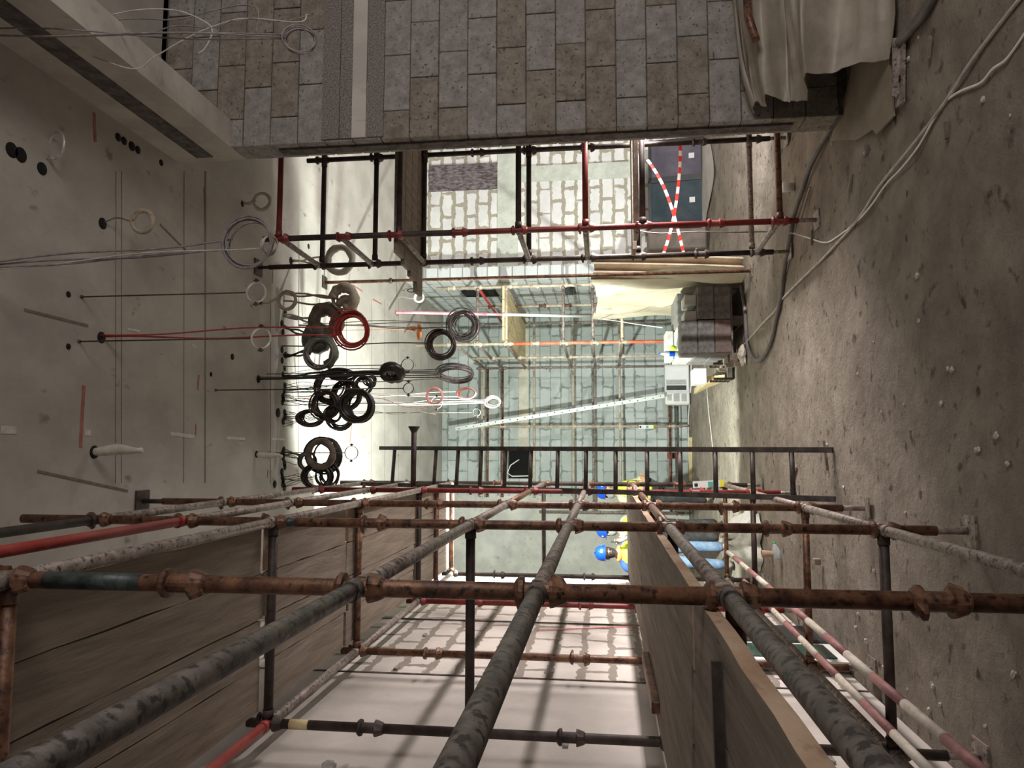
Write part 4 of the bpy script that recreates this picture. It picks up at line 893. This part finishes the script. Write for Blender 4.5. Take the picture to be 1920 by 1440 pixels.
# plastic heap under far end of left scaffold
q = MB(); c = V(-1.02, 8.85, FLOOR)
def heap(u, v):
    a = 2*PI*u; r = (1-v)**.7; k = 1+.18*math.sin(a*5)+.12*math.sin(a*9+v*8)
    return V(c.x+.36*r*math.cos(a)*k, c.y+.36*r*math.sin(a)*k, FLOOR+.01+.30*(1-r*r)*(1+.2*math.sin(a*7+v*9)))
q.grid(heap, 56, 12); q.build('plastic_heap', mat('clear_sheeting', (.58, .60, .52), (.72, .74, .66), scale=4, rough=.3, bump=.7, bscale=8, bdist=.03), label='crumpled clear plastic sheeting heaped on the floor beyond the deck', cat='plastic sheeting')

# ================================================================ RUBBLE
def pebble(px, py, s, m_, label, group, name='stone_chip', flatn=.6):
    p = at(px, py, Z=FLOOR); q = MB(); q.ball((p.x, p.y, FLOOR+fh(p.x, p.y)+s*flatn*.6), (s, s*rnd.uniform(.5, 1), s*flatn), 7, 5, .22); q.build(name, m_, label=label, cat='debris', group=group)
g = random.Random(3)
spots = [(1717, 55), (1705, 108), (1722, 68), (1560, 268), (1624, 285), (1703, 113), (1892, 215), (1845, 185), (1430, 693), (1640, 640), (1718, 515), (1720, 600), (1780, 692), (1770, 690), (1650, 772), (1692, 757), (1755, 755), (1870, 815), (1890, 868), (1828, 843), (1832, 842), (1555, 890), (1584, 912), (1553, 832), (1565, 880), (1903, 1260), (1900, 1262), (1750, 1280), (1752, 1285), (1745, 1330), (1766, 1320), (1642, 1070), (1600, 1132), (1612, 1150), (1628, 1205), (1660, 1250), (1608, 1175), (1795, 1395), (1700, 1290), (1604, 1235), (1627, 1200), (1536, 825), (1485, 905), (1700, 960), (1470, 700), (1610, 700), (1850, 1360), (1500, 1180)]
for i, (x, y) in enumerate(spots): pebble(x, y, g.uniform(.008, .02), M_stone, 'small pale stone chip on the dirt floor, '+('by the cardboard and tarpaulin' if y < 330 else 'out before the block stack' if y < 720 else 'near the ladder foot' if y < 1000 else 'beside the striped poles'), 'stone chips on the dirt floor')
for i in range(0):
    pebble(g.uniform(1440, 1900), g.uniform(60, 1400), g.uniform(.006, .017), M_dirt if i % 2 else M_tape, 'small brown clod of dirt on the floor', 'clods on the dirt floor', 'dirt_clod')
for i, (x0, y0, x1, y1) in enumerate([(1745, 65, 1741, 108), (1523, 430, 1523, 458), (1597, 325, 1592, 365), (1774, 228, 1776, 258), (1503, 408, 1520, 350), (1545, 825, 1552, 880), (1494, 872, 1482, 918), (1625, 290, 1624, 270)]):
    a = at(x0, y0, Z=FLOOR+.01); b_ = at(x1, y1, Z=FLOOR+.012); q = MB(); q.bar(a, b_, .02 if i != 6 else .035, .014); q.build('wood_splinter', (M_wood, M_darktape)[i % 2], label='thin brown wood splinter lying on the dirt floor', cat='debris', group='wood splinters on the floor')
q = MB(); c = at(620, 1436, X=XL+.05); q.ball(c+V(0, -.02, 0), (.03, .07, .03), 9, 6, .3); q.build('mortar_lump', M_block, label='dark lump stuck on the left wall at the bottom edge of the photo', cat='lump')
for i, (x, y) in enumerate(((1250, 1200), (1230, 1258), (1560, 1424), (1062, 1395), (798, 1190), (745, 1252), (1047, 1197), (1037, 1257))):
    c = at(x, y, X=XL+.006); q = MB(); q.cbox(c, (.025, .07, .03), .004); q.build('wall_tie', M_block, label='small mortar lump on the face of the left wall, %s' % ('hidden behind the lower deck', 'just under it', 'nearest the floor', 'by the nearest back post', 'high up, far', 'high up, nearer', 'middle, far', 'middle, nearer')[i], cat='lump', group='mortar lumps on the left wall')
q = MB(); a = at(1010, 1180, X=XL+.01); b_ = at(1195, 1172, X=XL+.01); q.path([a, a.lerp(b_, .5)+V(0, 0, -.02), b_], .006, 6); q.build('string_line', M_pinkc, label='red string line stretched on the left wall behind the scaffold', cat='string')

# ================================================================ WORKERS
def skin_obj(name, nodes, edges, m_, parent, sub=2):
    """one continuous surface grown around a skeleton: nodes = {key: ((x,y,z), radius)}"""
    keys = list(nodes); idx = {k: i for i, k in enumerate(keys)}; base = ROOT[parent.name]
    me = bpy.data.meshes.new(name); me.from_pydata([Vector(nodes[k][0])-base for k in keys], [(idx[a], idx[b]) for a, b in edges], []); me.update()
    o = bpy.data.objects.new(name, me); col.objects.link(o); o.parent = parent
    md = o.modifiers.new('skin', 'SKIN')
    for i, k in enumerate(keys):
        r = nodes[k][1]; r = r if isinstance(r, tuple) else (r, r)
        me.skin_vertices[0].data[i].radius = r; me.skin_vertices[0].data[i].use_root = (i == 0)
    md.use_smooth_shade = True
    s = o.modifiers.new('subdivision', 'SUBSURF'); s.levels = sub; s.render_levels = sub
    me.materials.append(m_); ROOT[o.name] = base
    return o
def person(x, y, face, label, shirt, trousers, collar=None, beard=False, arms='down', mask=None, height=1.76, lean=0.0, sleeve=None):
    F = FLOOR; k = height/1.76; o = thing('person', (x, y, F), label, 'person')
    R_ = rotz(face)               # face = 0 looks towards the viewer (-Y)
    def P(a, b, c): 
        q_ = R_ @ V(a*k, b*k, 0); l = max(0, c-.95)*lean; q2 = R_ @ V(0, -l, 0); return V(x+q_.x+q2.x, y+q_.y+q2.y, F+c*k)
    J = {'pelvis': (P(0, 0, .95), (.14, .11)), 'waist': (P(0, 0, 1.1), (.13, .10)), 'chest': (P(0, 0, 1.3), (.155, .11)), 'neckb': (P(0, .01, 1.45), (.075, .07)), 'neck': (P(0, 0, 1.53), .052), 'head': (P(0, -.01, 1.60), .06)}
    E = [('pelvis', 'waist'), ('waist', 'chest'), ('chest', 'neckb'), ('neckb', 'neck'), ('neck', 'head')]
    A = {}
    for s, sn in ((-1, 'r'), (1, 'l')):
        if arms == 'phone' and s == 1: pts = [(.19, 0, 1.41), (.27, -.10, 1.20), (.13, -.30, 1.42), (.10, -.32, 1.50)]
        elif arms == 'hips': pts = [(.19, 0, 1.41), (.36, .04, 1.18), (.20, -.04, 1.02), (.15, -.06, .99)]
        elif arms == 'bent': pts = [(.19, 0, 1.41), (.26, -.02, 1.16), (.14, -.22, 1.10), (.08, -.28, 1.10)]
        else: pts = [(.19, 0, 1.41), (.24, .02, 1.14), (.26, -.05, .90), (.26, -.07, .82)]
        pts = [(p[0]*s, p[1], p[2]) for p in pts]; A[sn] = pts
        for nm, pt, r in zip(('sh', 'el', 'wr', 'pa'), pts, (.055, .040, .026, .030)): J[nm+sn] = (P(*pt), r)
        E += [('neckb', 'sh'+sn), ('sh'+sn, 'el'+sn), ('el'+sn, 'wr'+sn), ('wr'+sn, 'pa'+sn)]
        e1 = (Vector(pts[3])-Vector(pts[2])).normalized(); sdv = e1.cross(V(0, 1, .2)).normalized()
        for f in range(4):
            b_ = Vector(pts[3])+e1*.015+sdv*(.018*(f-1.5)); L_ = (.055, .065, .060, .048)[f]
            J['f%d%s' % (f, sn)] = (P(*b_), .0105); J['g%d%s' % (f, sn)] = (P(*(b_+e1*L_*.55+V(0, -.012, 0))), .0095); J['h%d%s' % (f, sn)] = (P(*(b_+e1*L_*.85+V(0, -.035, 0))), .0085)
            E += [('pa'+sn, 'f%d%s' % (f, sn)), ('f%d%s' % (f, sn), 'g%d%s' % (f, sn)), ('g%d%s' % (f, sn), 'h%d%s' % (f, sn))]
        t0 = Vector(pts[2])+(Vector(pts[3])-Vector(pts[2]))*.4
        J['t1'+sn] = (P(*(t0-sdv*.04+e1*.01+V(0, -.01, 0))), .011); J['t2'+sn] = (P(*(t0-sdv*.05+e1*.04+V(0, -.02, 0))), .009); E += [('wr'+sn, 't1'+sn), ('t1'+sn, 't2'+sn)]
        J['hip'+sn] = (P(.09*s, 0, .90), (.095, .095)); J['kn'+sn] = (P(.11*s, -.02, .50), (.062, .062)); J['an'+sn] = (P(.12*s, .02, .10), (.045, .045)); J['to'+sn] = (P(.14*s, -.14, .04), (.045, .035))
        E += [('pelvis', 'hip'+sn), ('hip'+sn, 'kn'+sn), ('kn'+sn, 'an'+sn), ('an'+sn, 'to'+sn)]
    skin_obj('body', J, E, M_skin, o)
    # clothes follow the same joints, a little fuller
    T = {kk: (J[kk][0], tuple(r+.018 for r in (J[kk][1] if isinstance(J[kk][1], tuple) else (J[kk][1],)*2))) for kk in ('pelvis', 'waist', 'chest', 'neckb', 'shr', 'elr', 'shl', 'ell')}
    for sn in 'rl': T['cf'+sn] = (J['el'+sn][0].lerp(J['wr'+sn][0], .85), (.038, .038))
    skin_obj('shirt', T, [('pelvis', 'waist'), ('waist', 'chest'), ('chest', 'neckb'), ('neckb', 'shr'), ('shr', 'elr'), ('elr', 'cfr'), ('neckb', 'shl'), ('shl', 'ell'), ('ell', 'cfl')], sleeve or shirt, o)
    T = {'pelvis': (J['pelvis'][0]+V(0, 0, .03), (.16, .13))}
    for sn in 'rl': T['hip'+sn] = (J['hip'+sn][0], (.108, .108)); T['kn'+sn] = (J['kn'+sn][0], (.08, .08)); T['cu'+sn] = (J['an'+sn][0]+V(0, 0, -.02), (.07, .07))
    skin_obj('trousers', T, [('pelvis', 'hipr'), ('hipr', 'knr'), ('knr', 'cur'), ('pelvis', 'hipl'), ('hipl', 'knl'), ('knl', 'cul')], trousers, o)
    vv = {'a': (P(0, 0, .90), (.215, .18)), 'b': (P(0, 0, 1.1), (.20, .17)), 'c': (P(0, 0, 1.3), (.225, .18)), 'd': (P(0, .0, 1.42), (.20, .15)), 'e': (P(0, .01, 1.50), (.11, .10))}
    skin_obj('vest', vv, [('a', 'b'), ('b', 'c'), ('c', 'd'), ('d', 'e')], M_vest, o)
    for zz_ in (1.06, 1.24):
        q = MB(); n = 20; q.path([P(.200*math.cos(2*PI*i/n), .165*math.sin(2*PI*i/n), zz_) for i in range(n)], .022, 6, closed=True); q.build('reflective_band', M_silver, o)
    if collar:
        q = MB(); n = 16; q.path([P(.085*math.cos(2*PI*i/n), -.01+.085*math.sin(2*PI*i/n), 1.50+.02*math.sin(2*PI*i/n)) for i in range(n)], .028, 8, closed=True); q.build('collar', collar, o)
    for s in (-1, 1):
        q = MB(); q.ball(P(.13*s, -.06, .055), (.055, .145, .055), 12, 8); q.build('boot', M_boot, o)
    # head with a face
    hc = P(0, -.02, 1.66); q = MB(); vs = []; n, m = 20, 14
    def hp(a, th):
        xx = .075*math.sin(th)*math.cos(a); yy = .095*math.sin(th)*math.sin(a); z_ = .118*math.cos(th)
        if z_ < -.02: xx *= 1-.35*(-z_-.02)/.1; yy = yy*(1-.12*(-z_-.02)/.1)-.012*(-z_-.02)/.1
        fr = max(0, -math.sin(a))*math.sin(th)
        nose = math.exp(-((xx/.013)**2)-(((z_+.012)/.024)**2))*fr; yy -= .026*nose
        for s in (-1, 1): yy += .010*math.exp(-(((xx-s*.03)/.014)**2)-(((z_-.018)/.012)**2))*fr
        yy -= .006*math.exp(-((xx/.022)**2)-(((z_+.055)/.010)**2))*fr
        return hc+R_ @ V(xx*k, yy*k, z_*k)
    q.add([hp(2*PI*i/n, PI*j/m) for j in range(m+1) for i in range(n)], [(j*n+i, (j+1)*n+i, (j+1)*n+(i+1) % n, j*n+(i+1) % n) for j in range(m) for i in range(n)], True)
    q.build('head', M_skin, o)
    for s in (-1, 1):
        MB().ball(hc+R_ @ V(.078*s, .005, -.005), (.012, .022, .032), 8, 6).build('ear', M_skin, o)
        MB().ball(hc+R_ @ V(.03*s, -.082, .018), (.012, .008, .008), 8, 6).build('eye', M_white, o); MB().ball(hc+R_ @ V(.03*s, -.089, .018), (.005, .003, .005), 6, 4).build('iris', M_hair, o)
        q = MB(); q.path([hc+R_ @ V(s*.015, -.096, .038), hc+R_ @ V(s*.032, -.094, .043), hc+R_ @ V(s*.048, -.082, .038)], .005, 6); q.build('eyebrow', M_hair, o)
    q = MB(); q.path([hc+R_ @ V(-.022, -.094, -.052), hc+R_ @ V(0, -.101, -.05), hc+R_ @ V(.022, -.094, -.052)], .005, 6); q.build('mouth', M_redmark, o)
    q = MB()      # hair: back and sides
    q.add([hc+R_ @ V(.083*math.sin(th)*math.cos(a), .103*math.sin(th)*math.sin(a)+.006, .124*math.cos(th)) for j in range(9) for i in range(17) for a in [PI*(-.08+1.16*i/16)] for th in [.02+1.75*j/8]], [(j*17+i, (j+1)*17+i, (j+1)*17+i+1, j*17+i+1) for j in range(8) for i in range(16)], True); q.build('hair', M_hair, o)
    if beard:
        q = MB(); q.add([hc+R_ @ V(.080*math.sin(a)*(1-.25*t)*1.0, -.098*math.cos(a)*(1-.10*t)-.006, -.022-.095*t*(1-.25*abs(math.sin(a)))) for t in [j/6 for j in range(7)] for a in [-1.45+2.9*i/16 for i in range(17)]], [(j*17+i, (j+1)*17+i, (j+1)*17+i+1, j*17+i+1) for j in range(6) for i in range(16)], True); q.build('beard', M_hair, o)
    if mask: 
        q = MB(); q.ball(hc+R_ @ V(0, .02, -.06), (.095, .115, .085), 16, 10); q.build('head_scarf', mask, o)
    # hard hat
    q = MB(); top = hc+V(0, 0, .035); vs = []
    prof = [(.113, 0), (.116, .02), (.112, .06), (.095, .10), (.06, .128), (.02, .138), (0, .139)]
    vs = [top+R_ @ V(r*.92*math.cos(2*PI*i/20), r*1.12*math.sin(2*PI*i/20), h) for (r, h) in prof for i in range(20)]
    q.add(vs, [(j*20+i, j*20+(i+1) % 20, (j+1)*20+(i+1) % 20, (j+1)*20+i) for j in range(6) for i in range(20)], True)
    hh = thing_part = q.build('hard_hat', M_blue, o)
    q = MB(); vs = []
    for i in range(20):
        a = 2*PI*i/20; br = .012+.045*max(0, -math.sin(a))**2
        for dr, dz in ((0, .004), (br, -.006), (br, -.010), (0, -.002)): vs.append(top+R_ @ V((.104+dr)*math.cos(a), (.126+dr)*math.sin(a), dz))
    q.add(vs, [(i*4+j, ((i+1) % 20)*4+j, ((i+1) % 20)*4+(j+1) % 4, i*4+(j+1) % 4) for i in range(20) for j in range(4)], False); q.build('brim', M_blue, hh)
    q = MB(); q.path([top+R_ @ V(0, -.10*math.cos(t)*1.12, .06+.08*math.sin(t)) for t in [PI*i/10 for i in range(11)]], .010, 6); q.build('ridge', M_blue, hh)
    MB().box(top+R_ @ V(0, -.124, .045), (.05, .012, .026), R_).build('badge', M_white, hh); MB().ball(top+R_ @ V(.098, -.02, .045), (.008, .02, .02), 8, 6).build('side_badge', M_white, hh)
    return o, P, A
pa = at(1118, 1040, Y=10.5)
o, P, A = person(-1.42, 10.5, .35, 'bearded worker in blue hard hat and yellow vest over orange, hand raised to the face', M_vest, M_jeans, collar=M_orangefab, beard=True, arms='phone', sleeve=M_blueT, height=1.78)
ph = P(*A['l'][3]); ph_o = thing('mobile_phone', ph, 'black phone held up in the hand of the bearded worker', 'phone')
MB().cbox(ph+V(-.01, -.03, .05), (.012, .07, .14), .004).build('case', M_alu, ph_o); MB().box(ph+V(-.017, -.03, .05), (.003, .06, .125)).build('screen', M_glass, ph_o)
person(-1.15, 11.1, -2.4, 'worker in blue hard hat and grey scarf turned away, right beside the bearded worker', M_vest, M_darkfab, arms='bent', mask=M_greyfab, sleeve=M_greyfab, height=1.76)
person(-.68, 12.2, .9, 'worker in blue hard hat and khaki shirt with yellow vest, farthest to the right', M_khaki, M_darkfab, arms='bent', mask=M_greyfab, sleeve=M_khaki, height=1.77)
# yellow barrier board low behind the workers
q = MB(); a = at(1080, 1076, Y=9.2); b_ = at(1170, 1078, Y=9.2)
